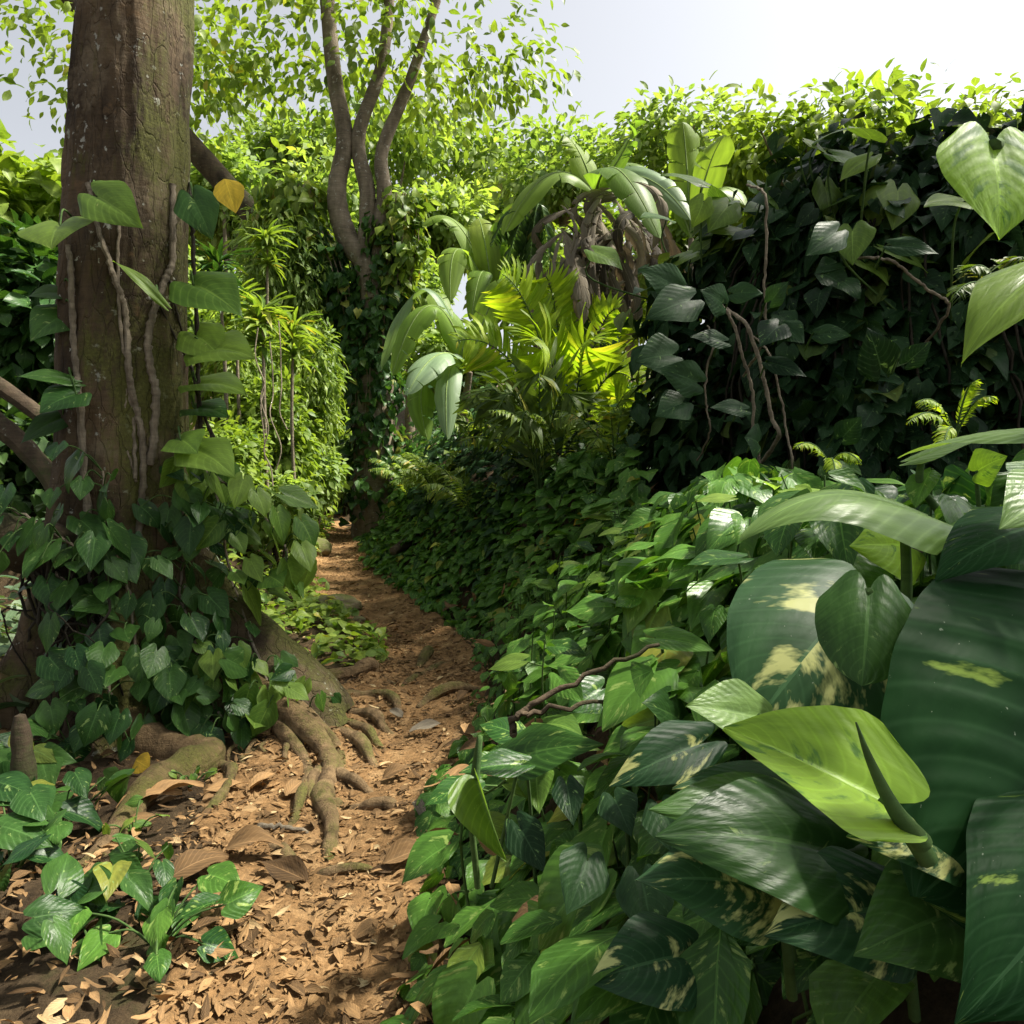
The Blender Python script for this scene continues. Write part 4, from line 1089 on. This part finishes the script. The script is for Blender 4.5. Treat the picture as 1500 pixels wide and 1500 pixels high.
banana(b, [(P(940, 300, 9), (0, 0, .4), .22), (P(1090, 300, 9), (0, 0, .4), .24), (P(1000, 180, 9.4), (0, 0, .2), .24), (P(1060, 200, 9.2), (0, 0, .2), .24), (P(900, 250, 9), (0, 0, .4), .2)], 'banana plant rising behind the left shoulder of the mound', 'banana', P(1012, 350, 9.4))
b = P(800, 520, 9.5); b[2] = gz(b[0], 9.5)
fern('drooping_palm', P(790, 300, 9.3), [P(740, 400, 9.0), P(760, 420, 9.1), P(775, 405, 9.0), P(720, 360, 9.0), P(805, 400, 9.0)], M['darkleaf'], 'dark drooping palm fronds left of the dead banana leaves', arch=.25, n=26, ll=.3, cat='palm', droop=.9, up=(0, -.8, .6))

# ------------------------------------------------------------------ ivy-clad tree in the centre
IY = 12.0
ib = np.array(P(547, 745, IY)); ib[2] = gz(ib[0], IY)
it = thing('ivy_clad_tree', ib, 'forked tree wrapped in dark ivy at the far end of the path', 'tree')
m_ = MB(); tp = smooth([ib - [0, 0, .3], P(548, 640, IY), P(552, 520, IY), P(545, 400, IY)], 8); tube(m_, tp, np.linspace(.36, .24, len(tp)), 14, knots=.05); m_.build('trunk', M['barkgrey'], it)
for pts, r0, r1 in [([(547, 440), (536, 388), (512, 355), (496, 310), (494, 270), (505, 200), (488, 100), (470, -120)], .21, .11), ([(532, 385), (537, 350), (538, 281), (525, 200), (560, 90), (575, -60)], 0.17, .08), ([(552, 430), (556, 340), (563, 281), (560, 220), (600, 120), (640, 0)], .16, .07)]:
    m_ = MB(); p = smooth([P(x, y, IY - .1) for x, y in pts], 8); tube(m_, p, np.linspace(r0, r1, len(p)), 12, knots=.04); m_.build('limb', M['barkgrey'], it)
crown(2600, P(560, 60, IY + .8), (3.2, 2.2, 1.7), .2, clumps=70, spread=.16).build('crown', M['shrub'], it)


def ivy(poly, rads, n, size, lab, mat, group='ivy growing over the forked tree', depth=IY, hang=.7):
    p = smooth([P(x, y, depth) for x, y in poly], 10)
    rr = np.interp(np.linspace(0, 1, len(p)), np.linspace(0, 1, len(rads)), rads)
    o = thing('ivy', p[-1], lab, 'ivy', group)
    k = rng.integers(0, len(p), n); a = rng.uniform(0, 2 * PI, n); w = np.sqrt(rng.uniform(.35, 1, n)) * (1 + .25 * np.sin(k * .8 + a * 2))
    outd = np.stack([np.cos(a), np.sin(a), 0 * a], 1)
    pos = p[k] + outd * (rr[k] * w)[:, None] + rng.normal(0, .06, (n, 3))
    tip = nrm(outd * .4 + np.array([0, 0, -hang]) + rng.normal(0, .4, (n, 3))); nn = nrm(outd * .7 + np.array([0, 0, .6]) + rng.normal(0, .3, (n, 3)))
    m_ = MB(); scatter(m_, HEARTS, pos, tip, nn, size * rng.uniform(.6, 1.3, n)); m_.build('foliage', mat, o)
    m_ = MB()
    for i in range(6):
        aa = random.uniform(PI, 2 * PI); q = p + np.array([math.cos(aa), math.sin(aa), 0]) * rr[:, None] * .8
        tube(m_, wob(q[::3], .02), .012, 6)
    m_.build('stem', M['stem'], o)


ivy([(560, 330), (555, 430), (550, 520), (548, 620), (545, 745)], [.26, .38, .38, .38, .42], 2400, .15, 'dark ivy sleeve around the trunk of the forked tree', M['vine'])
ivy([(590, 290), (585, 360), (580, 440)], [.3, .4, .25], 700, .17, 'paler ivy tuft on the right limb of the forked tree', M['shrub'])
ivy([(470, 345), (490, 400), (505, 450), (515, 520)], [.3, .34, .3, .2], 700, .16, 'ivy mass bridging the leaning trunk and the forked tree', M['vine'])
ivy([(430, 281), (425, 340), (440, 390)], [.5, .5, .3], 900, .2, 'sunlit ivy hanging from the leaning trunk', M['shrub'])
# leaning trunk behind
lb = np.array(P(535, 520, 13)); lb2 = P(505, 470, 13)
o = thing('leaning_tree', (lb[0], lb[1], gz(lb[0], 13)), 'dark trunk leaning left behind the forked tree', 'tree')
m_ = MB(); p = smooth([(lb[0] + .3, 13, gz(lb[0], 13) - .2), P(520, 520, 13), P(480, 435, 13), P(400, 345, 13), P(330, 270, 13), P(200, 120, 13), P(60, -60, 13)], 8); tube(m_, p, np.linspace(.28, .16, len(p)), 12, knots=.05); m_.build('trunk', M['barkdark'], o)
crown(2000, P(160, 60, 13.3), (3., 2.5, 1.7), .2, clumps=55, spread=.17).build('crown', M['shrub'], o)

# ------------------------------------------------------------------ left bank: shrubs, dracaenas, hanging vines
def lbase(px, d, ex=0):
    x = (px - CX) / F * d
    return np.array([x, d, gz(x, d)])


SB = 'shrubs on the bank left of the path'
for px, py, d, rp, n, sz, tp, mt, lab in [
    (445, 560, 10.5, (55, 90), 4600, .15, 'L', 'shrub', 'shrub of long drooping leaves over the left side of the path'),
    (455, 690, 10.5, (42, 60), 2600, .11, 'O', 'far', 'yellow-green rounded shrub at the left edge of the path end'),
    (400, 640, 9.6, (60, 75), 3200, .12, 'O', 'shrub', 'leafy shrub midway up the left bank'),
    (350, 560, 10, (55, 100), 4400, .15, 'L', 'shrub', 'narrow-leaved shrub just right of the thick trunk'),
    (330, 690, 8, (50, 70), 2400, .10, 'O', 'shrub', 'shrub pressed against the back of the thick trunk'),
    (410, 745, 8.6, (45, 45), 1400, .12, 'O', 'far', 'low bright shrub beside the upper path'),
    (420, 400, 12, (60, 80), 4400, .17, 'L', 'far', 'tall sunlit shrub below the leaning trunk'),
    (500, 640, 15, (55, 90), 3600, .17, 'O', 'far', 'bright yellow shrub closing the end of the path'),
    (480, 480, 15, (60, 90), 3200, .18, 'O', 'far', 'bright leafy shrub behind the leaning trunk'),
    (60, 480, 9, (90, 120), 2600, .24, 'W', 'vine', 'broad-leaved shrub left of the thick trunk'),
    (20, 330, 10, (110, 90), 2400, .26, 'W', 'shrub', 'sunlit shrub high up left of the thick trunk'),
    (40, 680, 8, (90, 70), 1800, .18, 'W', 'darkleaf', 'shaded shrub behind the leaning branches'),
]:
    b = lbase(px, d); c = P(px, py, d); rx, rz = rp[0] / F * d, rp[1] / F * d
    bush('shrub', b, c, (rx, rx * 1.1, rz), n, sz, {'L': LANCES, 'O': OVALS, 'W': WIDEOV}[tp], M[mt], lab, 'shrub', SB, clumps=40, spread=.22, hang=.9 if tp == 'L' else .5, stem_r=.025)
DR = 'dracaena stems on the left bank'
for px, pyt, d, pyb, lab, n in [(320, 385, 8.8, 620, 'tall thin dracaena with a dark rosette against the bright gap', 34), (385, 455, 8.4, 700, 'dracaena with a spiky rosette on a pale cane', 40), (392, 345, 10.5, 600, 'slim dracaena reaching up beside the leaning trunk', 30), (430, 475, 9, 640, 'short dracaena among the drooping shrub leaves', 30), (345, 440, 9.2, 640, 'small dracaena with a pale rosette behind the broad leaves of the trunk', 26)]:
    b = lbase(px + 12, d); top = P(px, pyt, d)
    o = thing('dracaena', b, lab, 'dracaena', DR)
    m_ = MB(); p = smooth([b - [0, 0, .1], (b + top) / 2 + rng.normal(0, .06, 3), top], 7); tube(m_, p, np.linspace(.028, .016, len(p)), 7, knots=.1); m_.build('cane', M['stem'], o)
    m_ = MB()
    for lev, fr in ((0, 1.), (.16, .9), (.4, .8)):
        a = rng.uniform(0, 2 * PI, n); el = rng.uniform(-.5, 1.1, n)
        tip = np.stack([np.cos(a) * np.cos(el), np.sin(a) * np.cos(el), np.sin(el)], 1)
        pos = np.repeat((top - [0, 0, lev])[None], n, 0)
        scatter(m_, [leaf('lance', 6, 3, .2, .5, wide=.9), leaf('lance', 6, 3, .2, .25, wide=.9)], pos, tip, np.array([0, 0, 1.]) + rng.normal(0, .2, (n, 3)), .36 * fr * rng.uniform(.7, 1.2, n))
    m_.build('rosette', M['shrub'] if px != 320 else M['vine'], o)
HV = 'pale hanging vine stems on the left bank'
for px, y0, y1, d in [(395, 500, 700, 7.8), (378, 480, 690, 7.9), (408, 470, 640, 8.2), (388, 560, 720, 7.6)]:
    m_ = MB(); p = smooth([P(px, y0, d), P(px + 4, (y0 + y1) / 2, d - .05), P(px + 12, y1, d)], 8); tube(m_, smooth(wob(p[::3], .035), 4), .007, 6)
    tag(m_.build('hanging_stem', M['stem']), 'pale bare vine stem hanging down the left bank', 'vine stem', HV)
# sloping dark branches far left
for pts, rad, lab in [([(-30, 545), (60, 610), (110, 660)], .07, 'upper of the dark mossy branches slanting down at the left edge'), ([(-30, 600), (40, 660), (90, 740)], .09, 'lower and thicker dark branch slanting down at the left edge')]:
    m_ = MB(); p = smooth([P(x, y, 6.2) for x, y in pts] + [np.array([P(120, 900, 6.4)[0], 6.4, gz(P(120, 900, 6.4)[0], 6.4) - .1])], 8); tube(m_, p, np.linspace(rad, rad * .8, len(p)), 10, knots=.05)
    tag(m_.build('slanting_branch', M['barkdark']), lab, 'branch')

# shaded undergrowth, left of the tree
n = 3800
y = 3.2 + 6 * rng.random(n); x = -2.6 - 4.5 * rng.random(n)
x = np.where(y > 6, x - (y - 6) * .25, x)
pos = np.stack([x, y, ground(x, y) + .02 + .22 * rng.random(n)], 1)
a = rng.uniform(0, 2 * PI, n)
tip = np.stack([np.cos(a), np.sin(a), rng.uniform(-.5, .6, n)], 1)
m_ = MB(); scatter(m_, LANCES + OVALS, pos, tip, np.array([0, 0, 1.]) + rng.normal(0, .4, (n, 3)), .17 * rng.uniform(.6, 1.4, n))
tag(m_.build('undergrowth', M['silver']), 'tangled silvery undergrowth in the hollow left of the tree', 'undergrowth', kind='stuff')
# small weeds between tree and path on the far side
n = 2600
y = 4.9 + 8.5 * rng.random(n); x = xl(y) - rng.random(n) ** 1.3 * 1.6 + .08
pos = np.stack([x, y, ground(x, y) + .02 + .16 * rng.random(n)], 1)
tip = nrm(rng.normal(size=(n, 3)) * [1, 1, .4])
m_ = MB(); scatter(m_, OVALS + HEARTS[:2], pos, tip, np.array([.1, -.1, 1.]) + rng.normal(0, .3, (n, 3)), .10 * rng.uniform(.6, 1.3, n))
tag(m_.build('ground_cover', M['shrub']), 'bright low ground cover along the left edge of the path', 'ground cover', kind='stuff')
# leafy patch bottom left
SP = 'seedlings at the lower left'
for px, py, n, s, mt, lab in [(30, 1150, 16, .13, 'vine', 'dark leafy seedlings in the lower left corner'), (110, 1110, 12, .12, 'vine', 'dark seedlings under the hanging aerial roots'), (90, 1205, 12, .15, 'vine', 'glossy dark seedling by the left frame edge root'), (195, 1225, 7, .07, 'brightvine', 'tiny bright sprout beside the mossy root'), (20, 1290, 14, .15, 'vine', 'dark seedlings below the broken stump'), (110, 1370, 16, .11, 'vine', 'heart-leaf seedling at the very bottom left'), (230, 1400, 14, .10, 'bank', 'green seedling at the bottom edge beside the path'), (200, 1320, 10, .08, 'vine', 'small dark seedling in front of the mossy root'), (280, 1150, 5, .05, 'brightvine', 'tiny sprout on the mossy root')]:
    xx, d = gp(px, py); b = np.array([xx, d, gz(xx, d)])
    o = thing('seedling', b, lab, 'seedling', SP)
    pos = b + np.stack([rng.normal(0, s, n), rng.normal(0, s * .8, n), rng.uniform(.3, 1.6, n) * s], 1)
    tip = nrm(np.stack([rng.normal(0, 1, n), rng.normal(-.3, 1, n), rng.normal(-.3, .4, n)], 1))
    m_ = MB(); scatter(m_, HEARTS_HI, pos, tip, np.array([0, -.4, 1.]) + rng.normal(0, .3, (n, 3)), s * rng.uniform(.7, 1.2, n)); m_.build('foliage', M[mt], o)
    m_ = MB()
    for q in pos: tube(m_, smooth([b - [0, 0, .02], (b + q) / 2 + [0, 0, .02], q], 4), .003, 5)
    m_.build('stem', M['stemgreen'], o)
# broken stump, sticks
sx, sd = gp(35, 1190)
m_ = MB(); z0 = gz(sx, sd)
p = np.array([(sx + .03, sd, z0 - .1), (sx + .01, sd, z0 + .08), (sx, sd, z0 + .2), (sx - .03, sd + .02, z0 + .42)]); tube(m_, smooth(p, 5), np.concatenate([np.linspace(.06, .035, 15), [.02]]), 11, knots=.15)
tag(m_.build('broken_stump', M['barkdark']), 'broken dark stump standing in the lower left corner', 'stump')
for (a, b), rad, lab in [((gp(160, 1075), gp(255, 1060)), .02, 'pale curved stick lying under the trunk vines'), ((gp(60, 1215), gp(20, 1180)), .025, 'brown stick beside the broken stump'), ((gp(380, 1205), gp(450, 1212)), .012, 'short dry stick on the bare soil')]:
    p = smooth([(a[0], a[1], gz(*a) + rad), ((a[0] + b[0]) / 2, (a[1] + b[1]) / 2, gz((a[0] + b[0]) / 2, (a[1] + b[1]) / 2) + rad * 2.2), (b[0], b[1], gz(*b) + rad)], 6)
    m_ = MB(); tube(m_, wob(p, .004), np.linspace(rad, rad * .6, len(p)), 8, knots=.1); tag(m_.build('stick', M['stem']), lab, 'stick')

# ------------------------------------------------------------------ things on the path
PR = 'roots breaking the path surface'
def pathroot(pts, r0, lab, arch=.0):
    p = smooth([(x, y, 0) for x, y in pts], 8); t = np.linspace(0, 1, len(p))
    p[:, 2] = ground(p[:, 0], p[:, 1]) + .012 + arch * np.sin(PI * t) - r0 * .4
    m_ = MB(); tube(m_, p, r0 * (.4 + .6 * np.sin(PI * np.clip(t * .9 + .08, 0, 1))), 10, knots=.1)
    tag(m_.build('path_root', M['root']), lab, 'root', PR)


pathroot([gp(612, 1028), gp(640, 1018), gp(670, 1013), gp(708, 1014)], .035, 'dark arched root lifting across the path', .05)
pathroot([gp(612, 970), gp(625, 955), gp(632, 945)], .045, 'stubby root poking up in the middle of the path', .04)
pathroot([gp(585, 1000), gp(610, 985), gp(640, 968), gp(655, 965)], .03, 'faint ridge of root along the path below the stubby one', .01)
pathroot([gp(560, 1128), gp(600, 1120), gp(640, 1118)], .022, 'thin root crossing the path in front of the big tree', .0)


def blob(name, c, rad, mat, lab, cat, seed, group=None):
    u = np.linspace(0, PI, 26); v = np.linspace(0, 2 * PI, 41)
    U_, V_ = np.meshgrid(u, v, indexing='ij')
    d = np.stack([np.sin(U_) * np.cos(V_), np.sin(U_) * np.sin(V_), np.cos(U_)], -1)
    rr = 1 + .3 * vnoise(d[..., 0] * 2 + 9, d[..., 1] * 2 + d[..., 2] * 1.3 + 9, 1.3, seed) + .1 * vnoise(d[..., 0] * 4 + 9, d[..., 2] * 4 + d[..., 1] * 3 + 9, 1.7, seed + 1)
    rr[:, -1] = rr[:, 0]
    m_ = MB(); m_.add((np.asarray(c) + d * rr[..., None] * np.asarray(rad)).reshape(-1, 3), grid_faces(26, 41))
    return tag(m_.build(name, mat), lab, cat, group)


for px, py, rad, lab in [(492, 892, (.22, .2, .13), 'mossy boulder at the left edge of the path'), (452, 812, (.3, .25, .18), 'mossy hump of rock at the upper left edge of the path'), (525, 905, (.06, .06, .04), 'small stone beside the mossy boulder')]:
    xx, d = gp(px, py); blob('mossy_stone', (xx, d, gz(xx, d) + rad[2] * .3), rad, M['stone'], lab, 'stone', int(px))
a, b = P(575, 808, 8.6), P(628, 775, 9.2)
m_ = MB(); p = smooth([a, (a + b) / 2, b, b + (b - a) * .4], 6); tube(m_, p, np.linspace(.05, .11, len(p)), 12, knots=.06)
tag(m_.build('fallen_log', M['barkdark']), 'fallen brown log end sticking out of the right bank', 'log')

# leaf litter
n = 13000
y = 1.4 + 11.5 * rng.random(n) ** 1.35; x = xl(y) - .1 + (xr(y) - xl(y) + .2) * rng.random(n)
pos = np.stack([x, y, ground(x, y) + .022], 1)
a = rng.uniform(0, 2 * PI, n); tip = np.stack([np.cos(a), np.sin(a), rng.normal(.05, .12, n)], 1)
DRY = [leaf('lance', 5, 3, .5, .15, wide=1.9), leaf('lance', 5, 3, -.4, -.2, wide=1.5), leaf('oval', 5, 3, .4, .2), leaf('lance', 5, 3, .2, .3, wide=.9)]
m_ = MB(); scatter(m_, DRY, pos, tip, np.array([0, 0, 1.]) + rng.normal(0, .3, (n, 3)), np.clip(rng.lognormal(-3.75, .55, n), .008, .09))
tag(m_.build('leaf_litter', M['litter']), 'brown leaf litter strewn along the footpath', 'leaf litter', kind='stuff')
n = 2200
y = 1.5 + 5 * rng.random(n); x = -.7 - 2.6 * rng.random(n)
pos = np.stack([x, y, ground(x, y) + .02], 1); a = rng.uniform(0, 2 * PI, n); tip = np.stack([np.cos(a), np.sin(a), rng.normal(.1, .2, n)], 1)
m_ = MB(); scatter(m_, DRY, pos, tip, np.array([0, 0, 1.]) + rng.normal(0, .35, (n, 3)), .042 * rng.uniform(.4, 1.9, n))
n = 1300
y = 1.2 + 1.5 * rng.random(n); x = xl(y) + .1 - 1.6 * rng.random(n)
pos = np.stack([x, y, ground(x, y) + .02], 1); a = rng.uniform(0, 2 * PI, n); tip = np.stack([np.cos(a), np.sin(a), rng.normal(.1, .2, n)], 1)
scatter(m_, DRY, pos, tip, np.array([0, 0, 1.]) + rng.normal(0, .35, (n, 3)), .035 * rng.uniform(.4, 2.2, n))
tag(m_.build('leaf_litter', M['litter']), 'dry leaf litter under the big tree', 'leaf litter', kind='stuff')
n = 220
y = 1.2 + 6 * rng.random(n); x = xr(y) + 1.7 * rng.random(n)
pos = np.stack([x, y, ground(x, y) + .1 + .16 * rng.random(n)], 1); tip = nrm(rng.normal(size=(n, 3)) * [1, 1, .6])
m_ = MB(); scatter(m_, DRY, pos, tip, np.array([-.2, -.3, 1.]) + rng.normal(0, .5, (n, 3)), .1 * rng.uniform(.5, 1.5, n))
tag(m_.build('leaf_litter', M['litter']), 'dry fallen leaves caught among the pothos of the right bank', 'leaf litter', kind='stuff')
DG = 'large dead leaves lying on the path'
for i, (px, py, L, a, mt) in enumerate([(600, 1070, .17, .2, 'dead'), (640, 1165, .2, .6, 'litter'), (655, 1190, .22, .9, 'litter'), (670, 1030, .16, 1.0, 'litter'), (590, 1045, .12, 2.4, 'dead'), (650, 1100, .17, .1, 'litter'), (560, 1140, .14, .4, 'litter'), (365, 1160, .2, 1.2, 'litter'), (300, 1165, .18, .5, 'litter'),
                                         (170, 1195, .24, .6, 'litter'), (215, 1185, .22, .7, 'litter'), (150, 1225, .2, .5, 'litter'), (420, 1165, .16, 1.4, 'litter'), (395, 1090, .16, 2.3, 'litter'), (330, 1255, .2, .2, 'litter'), (450, 1290, .2, 2.7, 'litter'), (560, 1270, .18, .3, 'litter'), (250, 1310, .2, .9, 'litter'), (600, 985, .12, .2, 'litter'), (620, 1215, .14, 2.0, 'dead')]):
    xx, d = gp(px, py); B = np.array([xx, d, gz(xx, d) + .035]); T = B + np.array([math.cos(a), math.sin(a), .03]) * L
    T[2] = gz(T[0], T[1]) + .045
    o = put_leaf(None, B, T, (random.uniform(-.4, .4), -.3, 1), M[mt], kind='lance', wide=random.uniform(1.4, 2.4), fold=random.uniform(.2, .8), arch=random.uniform(0, .15), name='dead_leaf', res=(12, 7), wave=.05, quilt=0)
    tag(o, 'curled dry brown leaf lying on the bare earth near the big roots', 'leaf', DG)
xx, d = gp(215, 1115)
o = put_leaf(None, np.array([xx, d - .1, gz(xx, d) + .08]), np.array([xx + .09, d - .15, gz(xx, d) + .06]), (0, -1, .6), M['yellow'], kind='oval', wide=1.8, name='fallen_leaf', res=(12, 7))
tag(o, 'yellow fallen leaf under the trunk vines', 'leaf')
o = put_leaf(None, P(330, 262, 3.9), P(345, 312, 3.85), (.2, -1, .2), M['yellow'], kind='oval', wide=1.4, name='withered_leaf', res=(14, 9), stalk=None)
m_ = MB(); 
tag(o, 'orange withered leaf hanging right of the upper trunk', 'leaf')
YW = thing('wilting_plant', P(870, 770, 5.6), 'wilting plant with yellow and brown leaves on the bank', 'plant')
for b, t in [((860, 755), (840, 770)), ((870, 735), (888, 728)), ((868, 760), (872, 790)), ((875, 765), (890, 775))]:
    B = P(*b, 5.6); put_leaf(YW, B, P(*t, 5.5), (0, -.8, .6), M['yellow'] if b[0] != 868 else M['dead'], wide=.7, stalk=[P(872, 800, 5.7)], stalk_r=.004, res=(12, 9))

# ------------------------------------------------------------------ far trees and the added shade tree
for px, d, py, cp, mt, lab, n, sz in [
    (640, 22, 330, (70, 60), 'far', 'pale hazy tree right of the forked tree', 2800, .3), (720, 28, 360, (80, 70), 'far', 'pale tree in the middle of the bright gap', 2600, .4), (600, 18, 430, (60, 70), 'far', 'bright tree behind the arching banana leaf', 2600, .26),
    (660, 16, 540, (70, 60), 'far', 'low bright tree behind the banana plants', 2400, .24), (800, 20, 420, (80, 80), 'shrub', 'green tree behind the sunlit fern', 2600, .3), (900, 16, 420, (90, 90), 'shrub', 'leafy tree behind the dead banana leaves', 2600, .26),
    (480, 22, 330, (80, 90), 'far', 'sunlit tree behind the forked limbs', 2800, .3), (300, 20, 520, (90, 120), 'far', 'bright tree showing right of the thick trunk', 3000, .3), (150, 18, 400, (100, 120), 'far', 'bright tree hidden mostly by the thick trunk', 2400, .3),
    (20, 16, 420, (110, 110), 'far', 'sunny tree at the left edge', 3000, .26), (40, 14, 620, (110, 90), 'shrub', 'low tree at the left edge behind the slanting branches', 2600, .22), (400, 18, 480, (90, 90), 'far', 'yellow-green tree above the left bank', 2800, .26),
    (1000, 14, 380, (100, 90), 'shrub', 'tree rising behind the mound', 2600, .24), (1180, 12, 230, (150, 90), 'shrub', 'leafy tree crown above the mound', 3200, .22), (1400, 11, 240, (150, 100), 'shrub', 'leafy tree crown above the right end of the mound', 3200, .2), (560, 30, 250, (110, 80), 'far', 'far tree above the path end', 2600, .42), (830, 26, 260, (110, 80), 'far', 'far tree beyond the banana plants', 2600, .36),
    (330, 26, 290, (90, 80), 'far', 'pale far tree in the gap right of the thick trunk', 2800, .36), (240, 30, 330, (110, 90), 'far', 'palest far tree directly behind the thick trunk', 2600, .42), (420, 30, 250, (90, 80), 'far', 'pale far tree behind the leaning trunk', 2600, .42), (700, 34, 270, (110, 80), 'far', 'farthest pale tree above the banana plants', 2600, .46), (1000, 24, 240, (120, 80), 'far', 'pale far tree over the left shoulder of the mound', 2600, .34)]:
    tree_far(px, d, py, cp, M[mt], lab, n, sz)

ct = thing('added_shade_tree', (7.4, 7.4, gz(7.4, 7.4)), 'added tree out of view whose leafy boughs shade the mound and foreground', 'tree')  # tree added out of view to cast shade on the near scene
m_ = MB(); p = smooth([(7.4, 7.4, gz(7.4, 7.4) - .2), (7.3, 7.3, 4.5), (6.9, 6.6, 7.2)], 8); tube(m_, p, np.linspace(.3, .16, len(p)), 12); m_.build('trunk', M['barkgrey'], ct)
for e in [(5.4, 5.6, 8.0), (4.6, 6.4, 8.2), (5.7, 2.4, 8.0), (1., -.5, 7.3), (2.2, 5.6, 8.8), (3.4, 5., 8.6)]:
    m_ = MB(); q = smooth([(6.9, 6.6, 7.1), ((6.9 + e[0]) / 2, (6.6 + e[1]) / 2, 8.0), e], 6); tube(m_, q, np.linspace(.13, .04, len(q)), 8); m_.build('limb', M['barkgrey'], ct)
ca = crown(5200, (6.6, 6.4, 8.0), (1.8, 1.6, .9), .24, clumps=60, spread=.25, shell=.2)  # leaf mass added to keep the sun off the mound
cb = crown(1300, (3.0, 5.5, 8.6), (1.7, 1.4, .5), .22, clumps=36, spread=.2, shell=.3)  # thin patch added for dappled shade on the big trunk
cc = crown(1500, (5.6, 2.0, 8.0), (.5, .9, .4), .2, clumps=24, spread=.3, shell=.2)  # patch added to shade the huge ribbed leaf
cd_ = crown(3600, (.6, -.6, 7.2), (3.2, 2.6, .8), .2, clumps=60, spread=.2, shell=.2)  # patch added above the camera to darken the foreground
for q in (cb, cc, cd_): ca.v += q.v; ca.f += [f + ca.n for f in q.f]; ca.uv += q.uv; ca.r += q.r; ca.n += q.n
ca.build('crown', M['vine'], ct)

# ------------------------------------------------------------------ light, sky, camera
AZ, EL = math.radians(78), math.radians(56)
S = Vector((math.sin(AZ) * math.cos(EL), math.cos(AZ) * math.cos(EL), math.sin(EL)))
ld = bpy.data.lights.new('sun', 'SUN'); ld.energy = 4.2; ld.angle = math.radians(5); ld.color = (1, .94, .82)
lo = bpy.data.objects.new('sun', ld); C.objects.link(lo); lo.rotation_euler = S.to_track_quat('Z', 'Y').to_euler(); lo.location = (5, 5, 20)
w = bpy.data.worlds.new('World'); bpy.context.scene.world = w; w.use_nodes = True
nt = w.node_tree; bg = nt.nodes['Background']
sk = nt.nodes.new('ShaderNodeTexSky'); sk.sky_type = 'NISHITA'; sk.sun_disc = False; sk.sun_elevation = EL; sk.sun_rotation = AZ
sk.air_density = 1.; sk.dust_density = 4.; sk.ozone_density = 1.
hs = nt.nodes.new('ShaderNodeHueSaturation'); hs.inputs['Saturation'].default_value = .25
nt.links.new(sk.outputs[0], hs.inputs['Color']); nt.links.new(hs.outputs[0], bg.inputs[0]); bg.inputs[1].default_value = .075

cd = bpy.data.cameras.new('camera'); co = bpy.data.objects.new('camera', cd); C.objects.link(co)
co.location = (0, 0, CAMZ); co.rotation_euler = (PI / 2, 0, 0)
cd.sensor_width = 36; cd.lens = 36 * F / 1500; cd.shift_y = -(750 - HY) / 1500; cd.clip_start = .05; cd.clip_end = 600
sc = bpy.context.scene; sc.camera = co
sc.view_settings.view_transform = 'Standard'; sc.view_settings.look = 'None'; sc.view_settings.exposure = 1.6; sc.view_settings.gamma = 1
sc.render.engine = 'CYCLES'
cy_ = sc.cycles
cy_.max_bounces = 6; cy_.diffuse_bounces = 2; cy_.glossy_bounces = 2; cy_.transmission_bounces = 3; cy_.transparent_max_bounces = 4
cy_.use_denoising = True
cy_.sample_clamp_indirect = 4
